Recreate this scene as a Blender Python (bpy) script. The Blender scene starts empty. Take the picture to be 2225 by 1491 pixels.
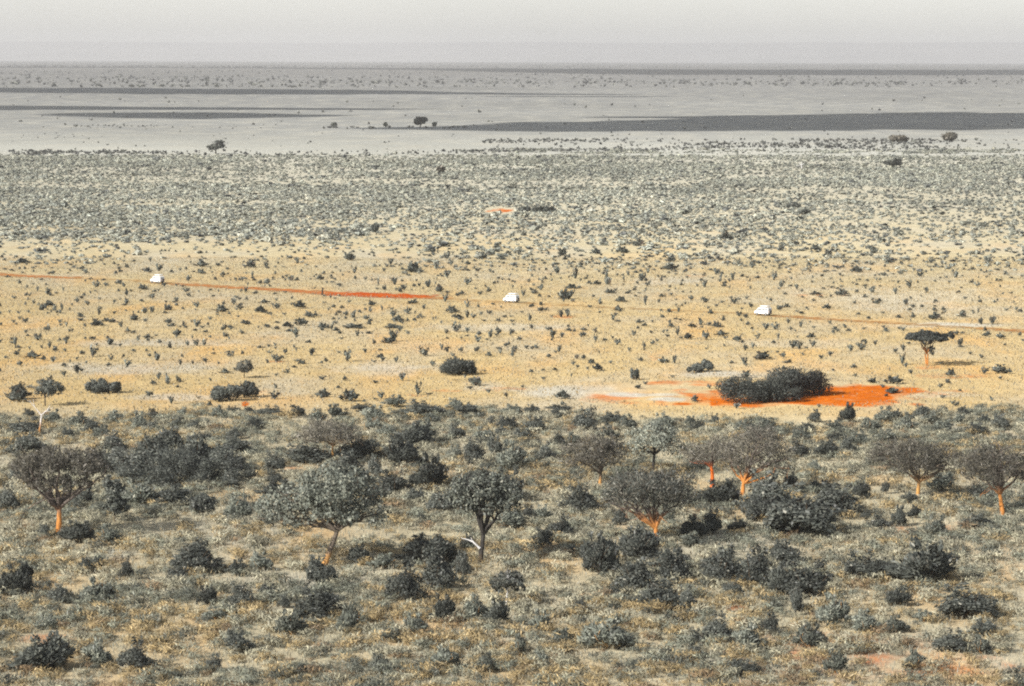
import bpy, math
import numpy as np
from mathutils import Vector, Matrix

# ------------------------------------------------------------------ camera, sky, sun, exposure
S = bpy.context.scene
COL = S.collection
F = 8000.0                    # focal length in photo pixels
PW, PH = 2225.0, 1491.0
EYE = 70.0                    # the viewpoint is a hill top 70 m above the plain
HOR = 125.0                   # eye level in photo pixels
PITCH = math.atan((PH / 2 - HOR) / F)
ROLL = math.radians(0.15)
cam_d = bpy.data.cameras.new("camera")
cam_d.sensor_width = 36.0
cam_d.lens = 36.0 * F / PW
cam_d.clip_start = 1.0
cam_d.clip_end = 300000.0
cam = bpy.data.objects.new("camera", cam_d)
COL.objects.link(cam)
CM = Matrix.Rotation(math.pi / 2 - PITCH, 4, 'X') @ Matrix.Rotation(ROLL, 4, 'Z')
cam.matrix_world = Matrix.Translation((0, 0, EYE)) @ CM
S.camera = cam
R3 = np.array(CM.to_3x3())

SUN_EL = math.radians(31)
SUN_AZ = math.radians(224)    # clockwise from +Y: behind and to the left of the viewer
SUNV = np.array([math.sin(SUN_AZ) * math.cos(SUN_EL), math.cos(SUN_AZ) * math.cos(SUN_EL), math.sin(SUN_EL)])
w = bpy.data.worlds.new("World")
S.world = w
w.use_nodes = True
nt = w.node_tree
bg = nt.nodes["Background"]
sky = nt.nodes.new("ShaderNodeTexSky")
sky.sky_type = 'NISHITA'
sky.sun_disc = False
sky.sun_elevation = SUN_EL
sky.sun_rotation = SUN_AZ
sky.altitude = 500
sky.air_density = 1.0
sky.dust_density = 1.0
sky.ozone_density = 1.0
hs = nt.nodes.new("ShaderNodeHueSaturation"); hs.inputs["Saturation"].default_value = 0.35; hs.inputs["Value"].default_value = 0.9
nt.links.new(sky.outputs[0], hs.inputs["Color"]); nt.links.new(hs.outputs[0], bg.inputs[0])
bg.inputs[1].default_value = 0.115
sl = bpy.data.lights.new("sun", 'SUN')
sl.energy = 3.9
sl.angle = math.radians(0.5)
sl.color = (1.0, 0.955, 0.89)
so = bpy.data.objects.new("sun", sl)
so.rotation_euler = Vector(-SUNV).to_track_quat('-Z', 'Y').to_euler()
so.location = (0, 0, 500)
COL.objects.link(so)
S.view_settings.view_transform = 'Standard'
S.view_settings.look = 'None'
S.view_settings.exposure = 0.68
S.view_settings.gamma = 1.0
cy = S.cycles
cy.max_bounces = 5
cy.diffuse_bounces = 3
cy.transparent_max_bounces = 12
cy.volume_bounces = 1
cy.use_denoising = False
cy.filter_width = 2.0

rng = np.random.default_rng(7)

# ------------------------------------------------------------------ helpers
def unproject(x, y):
    """photo pixel -> point on the flat plain (z = 0)"""
    x = np.asarray(x, float); y = np.asarray(y, float)
    d = np.stack([(x - PW / 2) / F, -(y - PH / 2) / F, -np.ones_like(x + y)], -1) @ R3.T
    t = -EYE / d[..., 2]
    return np.stack([d[..., 0] * t, d[..., 1] * t], -1)

def project(X, Y, Z=0.0):
    P = np.stack([X, Y, np.zeros_like(X) + Z - EYE], -1) @ R3
    return PW / 2 + F * P[..., 0] / -P[..., 2], PH / 2 - F * P[..., 1] / -P[..., 2]

def ppm(y):                   # photo pixels per metre at ground row y
    return (y - HOR) / EYE

def tag(o, label=None, cat=None, group=None, kind=None):
    if label: o["label"] = label
    if cat: o["category"] = cat
    if group: o["group"] = group
    if kind: o["kind"] = kind
    return o

def link(o, parent=None):
    COL.objects.link(o)
    if parent is not None: o.parent = parent
    return o

def empty(name, loc, rz=0.0):
    o = bpy.data.objects.new(name, None)
    o.empty_display_size = 0.5
    o.location = loc
    o.rotation_euler = (0, 0, rz)
    return link(o)

def np_mesh(name, V, Fc, mat, col=None, smooth=False, nrm=None):
    """V (n,3), Fc (m,k) all faces of k corners"""
    V = np.ascontiguousarray(V, np.float32); Fc = np.ascontiguousarray(Fc, np.int32)
    me = bpy.data.meshes.new(name)
    me.vertices.add(len(V)); me.vertices.foreach_set("co", V.ravel())
    k = Fc.shape[1]
    me.loops.add(Fc.size); me.loops.foreach_set("vertex_index", Fc.ravel())
    me.polygons.add(len(Fc))
    me.polygons.foreach_set("loop_start", np.arange(0, Fc.size, k, dtype=np.int32))
    me.update(calc_edges=True)
    if smooth: me.polygons.foreach_set("use_smooth", np.ones(len(Fc), bool))
    if col is not None:
        a = me.attributes.new("tint", 'FLOAT_COLOR', 'POINT')
        c = np.ones((len(V), 4), np.float32); c[:, :3] = col
        a.data.foreach_set("color", c.ravel())
    if nrm is not None:
        a = me.attributes.new("leafn", 'FLOAT_VECTOR', 'POINT')
        a.data.foreach_set("vector", np.ascontiguousarray(nrm, np.float32).ravel())
    if mat: me.materials.append(mat)
    return me

def obj(name, me, parent=None):
    return link(bpy.data.objects.new(name, me), parent)

def unit(v):
    return v / np.maximum(np.linalg.norm(v, axis=-1, keepdims=True), 1e-9)

def cards(r, P, size, elong=1.6, up=0.0, out=None, jitter=0.35):
    """small leaf faces: quads centred on P. up: how far the long axis leans to the vertical"""
    n = len(P)
    u = r.normal(size=(n, 3)); u[:, 2] += up * 3.0 * np.sign(r.random(n) * 2 - 0.6)
    if out is not None: u = u * 0.6 + out * 1.3
    u = unit(u)
    v = unit(np.cross(u, r.normal(size=(n, 3))))
    s = size * (1 + jitter * r.normal(size=n)).clip(0.35, 2.2)
    a = (u * (s * elong * 0.5)[:, None]); b = (v * (s * 0.5)[:, None])
    V = np.stack([P - a, P - b * 0.9 + a * 0.1, P + a, P + b * 0.9 - a * 0.1], 1).reshape(-1, 3)
    return V, np.arange(4 * n).reshape(n, 4)

def tubes(paths, sides=6):
    """paths: list of (points (m,3), radii (m,)) -> verts, quads"""
    VV, FF, o = [], [], 0
    for pts, rad in paths:
        pts = np.asarray(pts, float); m = len(pts)
        t = unit(np.gradient(pts, axis=0))
        ref = np.array([0.31, 0.95, 0.05])
        a = unit(np.cross(t, ref)); b = np.cross(t, a)
        ang = np.linspace(0, 2 * math.pi, sides, endpoint=False)
        ring = (a[:, None] * np.cos(ang)[None, :, None] + b[:, None] * np.sin(ang)[None, :, None])
        V = pts[:, None] + ring * np.asarray(rad)[:, None, None]
        VV.append(V.reshape(-1, 3))
        i = np.arange(m - 1)[:, None] * sides; j = np.arange(sides)[None]
        j2 = (j + 1) % sides
        FF.append(np.stack([i + j, i + j2, i + sides + j2, i + sides + j], -1).reshape(-1, 4) + o)
        o += m * sides
    return np.concatenate(VV), np.concatenate(FF)

def limb(r, p0, p1, r0, r1, wob=0.12, n=6, sag=0.0):
    p0 = np.asarray(p0, float); p1 = np.asarray(p1, float)
    t = np.linspace(0, 1, n)[:, None]
    L = np.linalg.norm(p1 - p0)
    P = p0 + (p1 - p0) * t
    off = np.cumsum(r.normal(size=(n, 3)), 0) * wob * L / n
    off -= off[0]; off *= np.sin(np.pi * np.clip(t, 0, 1) * 0.85)
    P = P + off
    P[:, 2] += sag * L * np.sin(np.pi * t[:, 0])
    return P, r0 + (r1 - r0) * t[:, 0] ** 0.8

# ------------------------------------------------------------------ materials
def mat_new(name):
    m = bpy.data.materials.new(name); m.use_nodes = True
    n = m.node_tree; n.nodes.clear()
    out = n.nodes.new("ShaderNodeOutputMaterial")
    return m, n, out

def N(n, t, **kw):
    x = n.nodes.new(t)
    for k, v in kw.items(): setattr(x, k, v)
    return x

def foliage_mat(name, transl=0.25, vary=0.35, gloss=0.12):
    m, n, out = mat_new(name)
    at = N(n, "ShaderNodeAttribute", attribute_name="tint")
    oi = N(n, "ShaderNodeObjectInfo")
    mr = N(n, "ShaderNodeMapRange")
    mr.inputs[3].default_value = 1 - vary; mr.inputs[4].default_value = 1 + vary
    n.links.new(oi.outputs["Random"], mr.inputs[0])
    mul = N(n, "ShaderNodeVectorMath", operation='SCALE')
    n.links.new(at.outputs["Color"], mul.inputs[0]); n.links.new(mr.outputs[0], mul.inputs["Scale"])
    d = N(n, "ShaderNodeBsdfDiffuse"); t = N(n, "ShaderNodeBsdfTranslucent")
    g = N(n, "ShaderNodeBsdfGlossy"); g.inputs["Roughness"].default_value = 0.45
    n.links.new(mul.outputs[0], d.inputs[0]); n.links.new(mul.outputs[0], t.inputs[0])
    mx = N(n, "ShaderNodeMixShader"); mx.inputs[0].default_value = transl
    n.links.new(d.outputs[0], mx.inputs[1]); n.links.new(t.outputs[0], mx.inputs[2])
    fr = N(n, "ShaderNodeMixShader"); fr.inputs[0].default_value = gloss * 0.2
    an = N(n, "ShaderNodeAttribute", attribute_name="leafn")
    vt = N(n, "ShaderNodeVectorTransform", vector_type='NORMAL', convert_from='OBJECT', convert_to='WORLD')
    n.links.new(an.outputs["Vector"], vt.inputs[0])
    ge = N(n, "ShaderNodeNewGeometry")
    s1 = N(n, "ShaderNodeVectorMath", operation='SCALE'); n.links.new(ge.outputs["Normal"], s1.inputs[0]); s1.inputs["Scale"].default_value = 0.45
    ad = N(n, "ShaderNodeVectorMath", operation='ADD'); n.links.new(vt.outputs[0], ad.inputs[0]); n.links.new(s1.outputs[0], ad.inputs[1])
    nn = N(n, "ShaderNodeVectorMath", operation='NORMALIZE'); n.links.new(ad.outputs[0], nn.inputs[0])
    n.links.new(nn.outputs[0], d.inputs["Normal"])
    n.links.new(mx.outputs[0], fr.inputs[1]); n.links.new(g.outputs[0], fr.inputs[2])
    n.links.new(fr.outputs[0], out.inputs[0])
    return m

def bark_mat(name, low, high, z0, z1, dark=0.55):
    """bark dusted with the red soil up to a height, grey above; fissured"""
    m, n, out = mat_new(name)
    tc = N(n, "ShaderNodeTexCoord"); sp = N(n, "ShaderNodeSeparateXYZ")
    n.links.new(tc.outputs["Object"], sp.inputs[0])
    no = N(n, "ShaderNodeTexNoise"); no.inputs["Scale"].default_value = 1.3; no.inputs["Detail"].default_value = 6
    n.links.new(tc.outputs["Object"], no.inputs["Vector"])
    ad = N(n, "ShaderNodeMath", operation='MULTIPLY_ADD'); ad.inputs[1].default_value = 1.6; ad.inputs[2].default_value = -0.8
    n.links.new(no.outputs[0], ad.inputs[0])
    a2 = N(n, "ShaderNodeMath", operation='ADD'); n.links.new(sp.outputs[2], a2.inputs[0]); n.links.new(ad.outputs[0], a2.inputs[1])
    mr = N(n, "ShaderNodeMapRange"); mr.inputs[1].default_value = z0; mr.inputs[2].default_value = z1
    n.links.new(a2.outputs[0], mr.inputs[0])
    mc = N(n, "ShaderNodeMix", data_type='RGBA'); mc.inputs[6].default_value = (*low, 1); mc.inputs[7].default_value = (*high, 1)
    n.links.new(mr.outputs[0], mc.inputs[0])
    wv = N(n, "ShaderNodeTexNoise"); wv.inputs["Scale"].default_value = 7; wv.inputs["Detail"].default_value = 4
    mp = N(n, "ShaderNodeMapping"); mp.inputs["Scale"].default_value = (1, 1, 0.18)
    n.links.new(tc.outputs["Object"], mp.inputs[0]); n.links.new(mp.outputs[0], wv.inputs["Vector"])
    cr = N(n, "ShaderNodeMapRange"); cr.inputs[1].default_value = 0.35; cr.inputs[2].default_value = 0.65
    cr.inputs[3].default_value = dark; cr.inputs[4].default_value = 1.15
    n.links.new(wv.outputs[0], cr.inputs[0])
    sc = N(n, "ShaderNodeVectorMath", operation='SCALE')
    n.links.new(mc.outputs[2], sc.inputs[0]); n.links.new(cr.outputs[0], sc.inputs["Scale"])
    b = N(n, "ShaderNodeBsdfDiffuse"); n.links.new(sc.outputs[0], b.inputs[0])
    bp = N(n, "ShaderNodeBump"); bp.inputs["Strength"].default_value = 0.6; bp.inputs["Distance"].default_value = 0.08
    n.links.new(wv.outputs[0], bp.inputs["Height"]); n.links.new(bp.outputs[0], b.inputs["Normal"])
    n.links.new(b.outputs[0], out.inputs[0])
    return m

def plain_mat(name, c, rough=0.5, metal=0.0, spec=0.5, noise=0.08, scale=3.0):
    m, n, out = mat_new(name)
    p = N(n, "ShaderNodeBsdfPrincipled")
    tc = N(n, "ShaderNodeTexCoord"); no = N(n, "ShaderNodeTexNoise"); no.inputs["Scale"].default_value = scale
    no.inputs["Detail"].default_value = 5
    n.links.new(tc.outputs["Object"], no.inputs["Vector"])
    mr = N(n, "ShaderNodeMapRange"); mr.inputs[3].default_value = 1 - noise; mr.inputs[4].default_value = 1 + noise
    n.links.new(no.outputs[0], mr.inputs[0])
    sc = N(n, "ShaderNodeVectorMath", operation='SCALE'); sc.inputs[0].default_value = c
    n.links.new(mr.outputs[0], sc.inputs["Scale"]); n.links.new(sc.outputs[0], p.inputs["Base Color"])
    p.inputs["Roughness"].default_value = rough; p.inputs["Metallic"].default_value = metal
    p.inputs["Specular IOR Level"].default_value = spec
    n.links.new(p.outputs[0], out.inputs[0])
    return m

M_FOL = foliage_mat("foliage")
M_MASS = foliage_mat("scrub_foliage", vary=0.0)
M_ORANGE = bark_mat("bark_red_dusted", (0.58, 0.31, 0.10), (0.17, 0.14, 0.11), 1.7, 4.2)
M_ORANGE_HI = bark_mat("bark_red_dusted_high", (0.62, 0.265, 0.075), (0.17, 0.14, 0.12), 2.6, 4.8)
M_REDBARK = bark_mat("bark_red_soil", (0.75, 0.17, 0.03), (0.17, 0.14, 0.12), 2.9, 4.4)
M_GREY = bark_mat("bark_grey", (0.60, 0.32, 0.11), (0.17, 0.14, 0.11), 0.7, 2.2)
M_DARKBARK = bark_mat("bark_dark", (0.10, 0.075, 0.05), (0.06, 0.055, 0.05), 0.2, 1.5)
M_DEAD = bark_mat("bark_bleached", (0.45, 0.23, 0.09), (0.66, 0.62, 0.58), 1.6, 3.0, dark=0.8)
M_SNAG = bark_mat("wood_bleached", (0.7, 0.68, 0.64), (0.72, 0.7, 0.68), 0.0, 1.0, dark=0.85)

# ------------------------------------------------------------------ numpy value noise for ground painting and densities
_NG = np.random.default_rng(3).random((256, 256))
def vnoise(x, y):
    xi = np.floor(x).astype(int); yi = np.floor(y).astype(int)
    fx = x - xi; fy = y - yi
    fx = fx * fx * (3 - 2 * fx); fy = fy * fy * (3 - 2 * fy)
    g = lambda a, b: _NG[a & 255, b & 255]
    return (g(xi, yi) * (1 - fx) + g(xi + 1, yi) * fx) * (1 - fy) + (g(xi, yi + 1) * (1 - fx) + g(xi + 1, yi + 1) * fx) * fy
def fbm(x, y, o=4):
    s = 0; a = 0.5; t = 0
    for k in range(o):
        s = s + a * vnoise(x * 2 ** k + 17 * k, y * 2 ** k + 5 * k); t += a; a *= 0.55
    return s / t
def sm(a, b, x):
    if a > b: return 1 - sm(b, a, x)
    t = np.clip((x - a) / (b - a), 0, 1); return t * t * (3 - 2 * t)

# ------------------------------------------------------------------ ground: one sheet to the far edge of the plain
ys = np.concatenate([[2600, 2050, 1750], np.arange(1560, 900, -3.0), np.arange(900, 560, -2.0), np.arange(560, 150, -2.5), np.arange(150, 135.9, -1.0), [135.2]])
Drow = EYE * F / (ys - HOR)
Drow = np.concatenate([[-4000, 20], Drow])
ucol = np.concatenate([-np.geomspace(1.3, 0.16, 14), np.linspace(-0.155, 0.155, 520), np.geomspace(0.16, 1.3, 14)])
DD, UU = np.meshgrid(Drow, ucol, indexing='ij')
GX = UU * (np.abs(DD) + 60); GY = DD
inb = GY > 150
PX = np.zeros_like(GX); PY = np.full_like(GX, 3000.0)
PX[inb], PY[inb] = project(GX[inb], GY[inb])

# areas of bare red soil and pale dry pans, given as world-space ellipses (centre and half axes from the plan)
def ell(cx, cy, rx, ry, soft=0.35, k=1.0):
    u = (PX - cx) / rx; v = (PY - cy) / ry
    nz = fbm(GX * 0.07 + cx, GY * 0.05 + cy, 4) - 0.5
    n2 = fbm(GX * 0.25 + cy, GY * 0.10 + cx, 3) - 0.5
    q = np.sqrt(u * u + v * v) + nz * 1.3 + n2 * .7
    return k * (1 - sm(1 - soft, 1 + soft * 0.6, q))
RED = np.zeros_like(GX)
for e in [(1800, 866, 190, 16, .4, 1.0), (1850, 853, 130, 18, .4, 1.0), (1500, 873, 210, 10, .4, .9), (1330, 861, 80, 9, .5, .7),
          (1560, 858, 100, 12, .4, .75), (1500, 832, 110, 7, .5, .5), (1085, 843, 50, 5, .5, .8), (1950, 847, 70, 8, .5, .45),
          (1870, 862, 170, 8, .5, .4), (2060, 815, 110, 8, .6, .3), (2060, 852, 80, 5, .6, .3), (1086, 457, 28, 4.5, .3, 1.0),
          (532, 877, 9, 6, .3, 1.0), (600, 785, 22, 3, .5, .45), (1225, 688, 26, 3, .5, .5), (570, 853, 50, 6, .6, .35),
          (1440, 775, 40, 10, .6, .2), (905, 858, 30, 4, .6, .4), (2014, 796, 35, 6, .6, .35), (985, 845, 60, 4, .6, .35),
          (1510, 600, 30, 3, .6, .3), (1780, 641, 60, 3, .6, .25), (90, 1385, 60, 8, .6, .5), (1600, 1318, 32, 7, .5, .45),
          (1420, 1222, 40, 6, .5, .35), (1650, 1410, 80, 10, .6, .4), (1850, 1420, 260, 50, .8, .3), (2000, 1450, 200, 30, .6, .3),
          (1930, 1262, 26, 6, .5, .4), (1510, 1225, 24, 5, .5, .4), (620, 865, 30, 4, .6, .3), (2010, 1150, 140, 18, .7, .22),
          (1870, 1145, 30, 6, .6, .3), (910, 1396, 40, 5, .5, .35), (660, 1018, 60, 12, .7, .2), (800, 1240, 40, 6, .6, .1)]:
    RED = np.maximum(RED, ell(*e))
PAN = np.zeros_like(GX)
for e in [(1360, 856, 60, 5, .4, 1), (1450, 866, 46, 5, .4, 1), (1420, 857, 70, 4, .4, .8), (1210, 847, 130, 14, .6, .8), (1050, 838, 60, 10, .6, .6),
          (1550, 812, 120, 8, .6, .8), (850, 800, 130, 14, .7, .7), (250, 800, 190, 12, .7, .6), (330, 745, 180, 9, .7, .6), (1100, 712, 150, 8, .7, .5),
          (780, 640, 90, 4, .6, .5), (1950, 650, 260, 30, .8, .45), (2080, 706, 110, 5, .6, .9), (1450, 610, 80, 8, .7, .5), (400, 862, 130, 7, .6, .6),
          (850, 873, 60, 5, .6, .5), (700, 1270, 200, 30, .8, .4), (1500, 1430, 120, 10, .7, .7), (230, 1200, 60, 10, .6, .5), (2080, 856, 110, 6, .6, .5),
          (1700, 745, 160, 10, .8, .4), (620, 905, 90, 6, .7, .3), (1230, 935, 80, 10, .7, .3)]:
    PAN = np.maximum(PAN, ell(*e))
RED *= np.where(PX < 1545,   .42 + .58 * sm(.40, .52, fbm(GX * .13 + 3, GY * .055 + 8, 3)), 1)
PAN *= 1 - 0.7 * RED * (PX > 1540)
RED *= 1 - .8 * PAN * (PX < 1520) * (PY > 840)
V = np.stack([GX, GY, np.zeros_like(GX)], -1)
relief = (fbm(GX * 0.02, GY * 0.012, 4) - 0.5)
V[..., 2] = np.where((GY > 360) & (GY < 3000), relief * 0.5 - 0.12, 0)
far = GY > 5000
V[..., 2] += np.where(far, (fbm(GX * 0.0012, GY * 0.0011, 4) - 0.5) * np.clip((GY - 5000) / 4000, 0, 5) * 2.0 - 1, 0)
nr, nc = GX.shape
i = np.arange(nr - 1)[:, None] * nc; j = np.arange(nc - 1)[None]
GF = np.stack([i + j, i + j + 1, i + nc + j + 1, i + nc + j], -1).reshape(-1, 4)
m, n, out = mat_new("dry_grass_and_soil")
me = np_mesh("ground", V.reshape(-1, 3), GF, m, smooth=True)
for nm, A in (("red", RED), ("pan", PAN)):
    a = me.attributes.new(nm, 'FLOAT', 'POINT'); a.data.foreach_set("value", A.ravel().astype(np.float32))
geo = N(n, "ShaderNodeNewGeometry")
sp = N(n, "ShaderNodeSeparateXYZ"); n.links.new(geo.outputs["Position"], sp.inputs[0])
def noise(scale, detail=4, stretch=(1, 1, 1), rough=0.55):
    mp = N(n, "ShaderNodeMapping"); mp.inputs["Scale"].default_value = stretch
    n.links.new(geo.outputs["Position"], mp.inputs[0])
    t = N(n, "ShaderNodeTexNoise"); t.inputs["Scale"].default_value = scale; t.inputs["Detail"].default_value = detail
    t.inputs["Roughness"].default_value = rough
    n.links.new(mp.outputs[0], t.inputs["Vector"]); return t.outputs[0]
def rng_(v, a, b, c=0.0, d=1.0):
    r = N(n, "ShaderNodeMapRange"); r.inputs[1].default_value = a; r.inputs[2].default_value = b
    r.inputs[3].default_value = c; r.inputs[4].default_value = d
    n.links.new(v, r.inputs[0]); return r.outputs[0]
def mixc(f, a, b):
    x = N(n, "ShaderNodeMix", data_type='RGBA')
    if hasattr(f, "links"): n.links.new(f, x.inputs[0])
    else: x.inputs[0].default_value = f
    for v, k in ((a, 6), (b, 7)):
        if isinstance(v, tuple): x.inputs[k].default_value = (*v, 1)
        else: n.links.new(v, x.inputs[k])
    return x.outputs[2]
def math2(op, a, b):
    x = N(n, "ShaderNodeMath", operation=op)
    for v, k in ((a, 0), (b, 1)):
        if hasattr(v, "links"): n.links.new(v, x.inputs[k])
        else: x.inputs[k].default_value = v
    return x.outputs[0]
# grass colour by distance: straw near, greyer far out with haze fade painted in
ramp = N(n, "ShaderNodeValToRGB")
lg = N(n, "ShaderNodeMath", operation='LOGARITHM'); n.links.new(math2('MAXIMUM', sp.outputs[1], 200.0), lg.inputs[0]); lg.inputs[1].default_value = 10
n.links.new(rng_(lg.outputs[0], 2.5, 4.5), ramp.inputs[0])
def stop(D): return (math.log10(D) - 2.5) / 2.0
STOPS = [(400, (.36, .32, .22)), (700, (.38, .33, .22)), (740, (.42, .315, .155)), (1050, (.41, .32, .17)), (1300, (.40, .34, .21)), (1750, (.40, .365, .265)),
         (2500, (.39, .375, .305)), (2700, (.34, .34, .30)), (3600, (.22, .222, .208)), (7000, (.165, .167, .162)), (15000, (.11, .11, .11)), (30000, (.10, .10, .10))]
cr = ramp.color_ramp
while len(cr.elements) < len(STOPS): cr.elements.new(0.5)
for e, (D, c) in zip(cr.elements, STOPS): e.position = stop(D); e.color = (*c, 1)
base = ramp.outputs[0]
big = noise(0.03, 4, (1, 0.35, 1))
grey = rng_(big, 0.45, 0.68)
base = mixc(math2('MULTIPLY', grey, 0.5), base, (.36, .345, .29))
warm = rng_(noise(0.05, 5, (1, 0.3, 1)), 0.5, 0.72)
nearw = rng_(sp.outputs[1], 1700, 900)
base = mixc(math2('MULTIPLY', math2('MULTIPLY', warm, nearw), 0.65), base, (.52, .30, .10))
att_p = N(n, "ShaderNodeAttribute", attribute_name="pan")
base = mixc(math2('MULTIPLY', att_p.outputs["Fac"], 0.85), base, (.40, .39, .34))
att_r = N(n, "ShaderNodeAttribute", attribute_name="red")
rn = rng_(noise(0.25, 5, (1, 0.5, 1)), 0.3, 0.7, -0.35, 0.3)
rf = rng_(math2('ADD', att_r.outputs["Fac"], math2('MULTIPLY', rn, rng_(att_r.outputs["Fac"], 0.0, 0.2))), 0.1, 0.9)
redc = mixc(rng_(noise(0.5, 4), 0.35, 0.65), (.46, .125, .012), (.36, .072, .004))
base = mixc(rf, base, redc)
# tuft-scale mottling
fine = rng_(noise(1.6, 6, (1, 0.6, 1), 0.7), 0.3, 0.7, 0.76, 1.22)
mid = rng_(noise(0.22, 4, (1, 0.4, 1)), 0.3, 0.7, 0.88, 1.12)
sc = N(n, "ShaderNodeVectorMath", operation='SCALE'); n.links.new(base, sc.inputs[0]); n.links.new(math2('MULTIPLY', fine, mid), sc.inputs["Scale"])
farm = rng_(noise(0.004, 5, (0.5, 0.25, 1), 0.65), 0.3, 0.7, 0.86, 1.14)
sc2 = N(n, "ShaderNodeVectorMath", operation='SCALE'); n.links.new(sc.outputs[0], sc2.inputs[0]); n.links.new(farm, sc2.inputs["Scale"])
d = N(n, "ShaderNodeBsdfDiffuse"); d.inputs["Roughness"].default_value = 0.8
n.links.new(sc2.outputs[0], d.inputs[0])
bp = N(n, "ShaderNodeBump"); bp.inputs["Strength"].default_value = 0.7; bp.inputs["Distance"].default_value = 0.25
n.links.new(noise(2.2, 5, (1, 1, 1), 0.65), bp.inputs["Height"]); n.links.new(bp.outputs[0], d.inputs["Normal"])
n.links.new(d.outputs[0], out.inputs[0])
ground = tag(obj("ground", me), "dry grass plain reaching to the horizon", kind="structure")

# ------------------------------------------------------------------ dirt track
TR = np.array([(-500, 560), (25, 597), (160, 603), (300, 610), (520, 625), (650, 632), (760, 638), (930, 646), (1096, 656), (1300, 666), (1480, 675), (1680, 685), (1850, 696), (2180, 716), (2700, 752)], float)
TW = unproject(TR[:, 0], TR[:, 1])
tt = np.linspace(0, len(TW) - 1, 500)
cx = np.interp(tt, np.arange(len(TW)), TW[:, 0]); cyy = np.interp(tt, np.arange(len(TW)), TW[:, 1])
pxx = np.interp(tt, np.arange(len(TR)), TR[:, 0])
cx = cx + np.sin(tt * 3.1) * 0.7; tan = unit(np.stack([np.gradient(cx), np.gradient(cyy)], -1)); nrm = np.stack([-tan[:, 1], tan[:, 0]], -1)
NCR = 13
off = np.linspace(-13, 13, NCR)
VX = cx[:, None] + nrm[:, :1] * off; VY = cyy[:, None] + nrm[:, 1:] * off
strength = np.interp(pxx, [-500, 25, 60, 160, 190, 350, 400, 520, 690, 770, 895, 945, 1000, 1100, 1250, 1660, 1700, 1900, 2060, 2180, 2700],
                     [.45, .55, .6, .48, .2, .2, .5, .55, .66, 1.0, 1.0, .5, .2, .15, .2, .26, .42, .36, .2, .45, .4])
edge = 1 - np.abs(off) / 13
m, n, out = mat_new("red_dirt_track")
VZ = (fbm(VX * 0.02, VY * 0.012, 4) - 0.5) * 0.5 - 0.12 + 0.05
ii = np.arange(499)[:, None] * NCR; jj = np.arange(NCR - 1)[None]
me = np_mesh("track", np.stack([VX, VY, VZ], -1).reshape(-1, 3), np.stack([ii + jj, ii + jj + 1, ii + NCR + jj + 1, ii + NCR + jj], -1).reshape(-1, 4), m, smooth=True)
for nm, A in (("edge", np.repeat(edge[None], 500, 0)), ("red", np.repeat(strength[:, None], NCR, 1))):
    a = me.attributes.new(nm, 'FLOAT', 'POINT'); a.data.foreach_set("value", A.ravel().astype(np.float32))
geo = N(n, "ShaderNodeNewGeometry")
e_ = N(n, "ShaderNodeAttribute", attribute_name="edge"); r_ = N(n, "ShaderNodeAttribute", attribute_name="red")
c = mixc(rng_(r_.outputs["Fac"], 0.25, 0.95), (.44, .25, .09), (.50, .07, .003))
c = mixc(math2('MULTIPLY', rng_(noise(0.35, 5), 0.45, 0.7), 0.35), c, (.55, .32, .12))
d = N(n, "ShaderNodeBsdfDiffuse"); n.links.new(c, d.inputs[0])
tr = N(n, "ShaderNodeBsdfTransparent")
al = math2('ADD', math2('MULTIPLY', e_.outputs["Fac"], 1.2), rng_(noise(0.3, 5), 0.3, 0.7, -0.65, 0.35))
al = math2('ADD', al, rng_(r_.outputs["Fac"], 0.2, 1.0, -0.75, -0.02))
mx = N(n, "ShaderNodeMixShader"); n.links.new(rng_(al, 0.0, 0.6), mx.inputs[0])
n.links.new(tr.outputs[0], mx.inputs[1]); n.links.new(d.outputs[0], mx.inputs[2]); n.links.new(mx.outputs[0], out.inputs[0])
tag(obj("dirt_track", me), "orange red dirt track crossing the grassland", kind="structure")

# ------------------------------------------------------------------ far hills beyond the plain
hx = np.linspace(-30000, 30000, 240); hy = np.linspace(53500, 72000, 24)
HX, HY = np.meshgrid(hx, hy)
prof = np.sin(np.pi * ((HY - 53500) / 18500)) ** 1.3
HZ = prof * (335 + 90 * (fbm(HX * 0.00018, HY * 0.00005, 5) - 0.5)) * (0.96 + 0.04 * np.sin(HX * 0.00013)) - 4
m, n, out = mat_new("far_hills"); geo = N(n, "ShaderNodeNewGeometry")
d = N(n, "ShaderNodeBsdfDiffuse")
n.links.new(mixc(rng_(noise(0.0006, 4), 0.3, 0.7), (.36, .355, .35), (.42, .41, .40)), d.inputs[0]); n.links.new(d.outputs[0], out.inputs[0])
i = np.arange(23)[:, None] * 240; j = np.arange(239)[None]
tag(obj("hills", np_mesh("hills", np.stack([HX, HY, HZ], -1).reshape(-1, 3), np.stack([i + j, i + j + 1, i + 241 + j, i + 240 + j], -1).reshape(-1, 4), m, smooth=True)),
    "low pale hills far beyond the plain", kind="structure")

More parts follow.
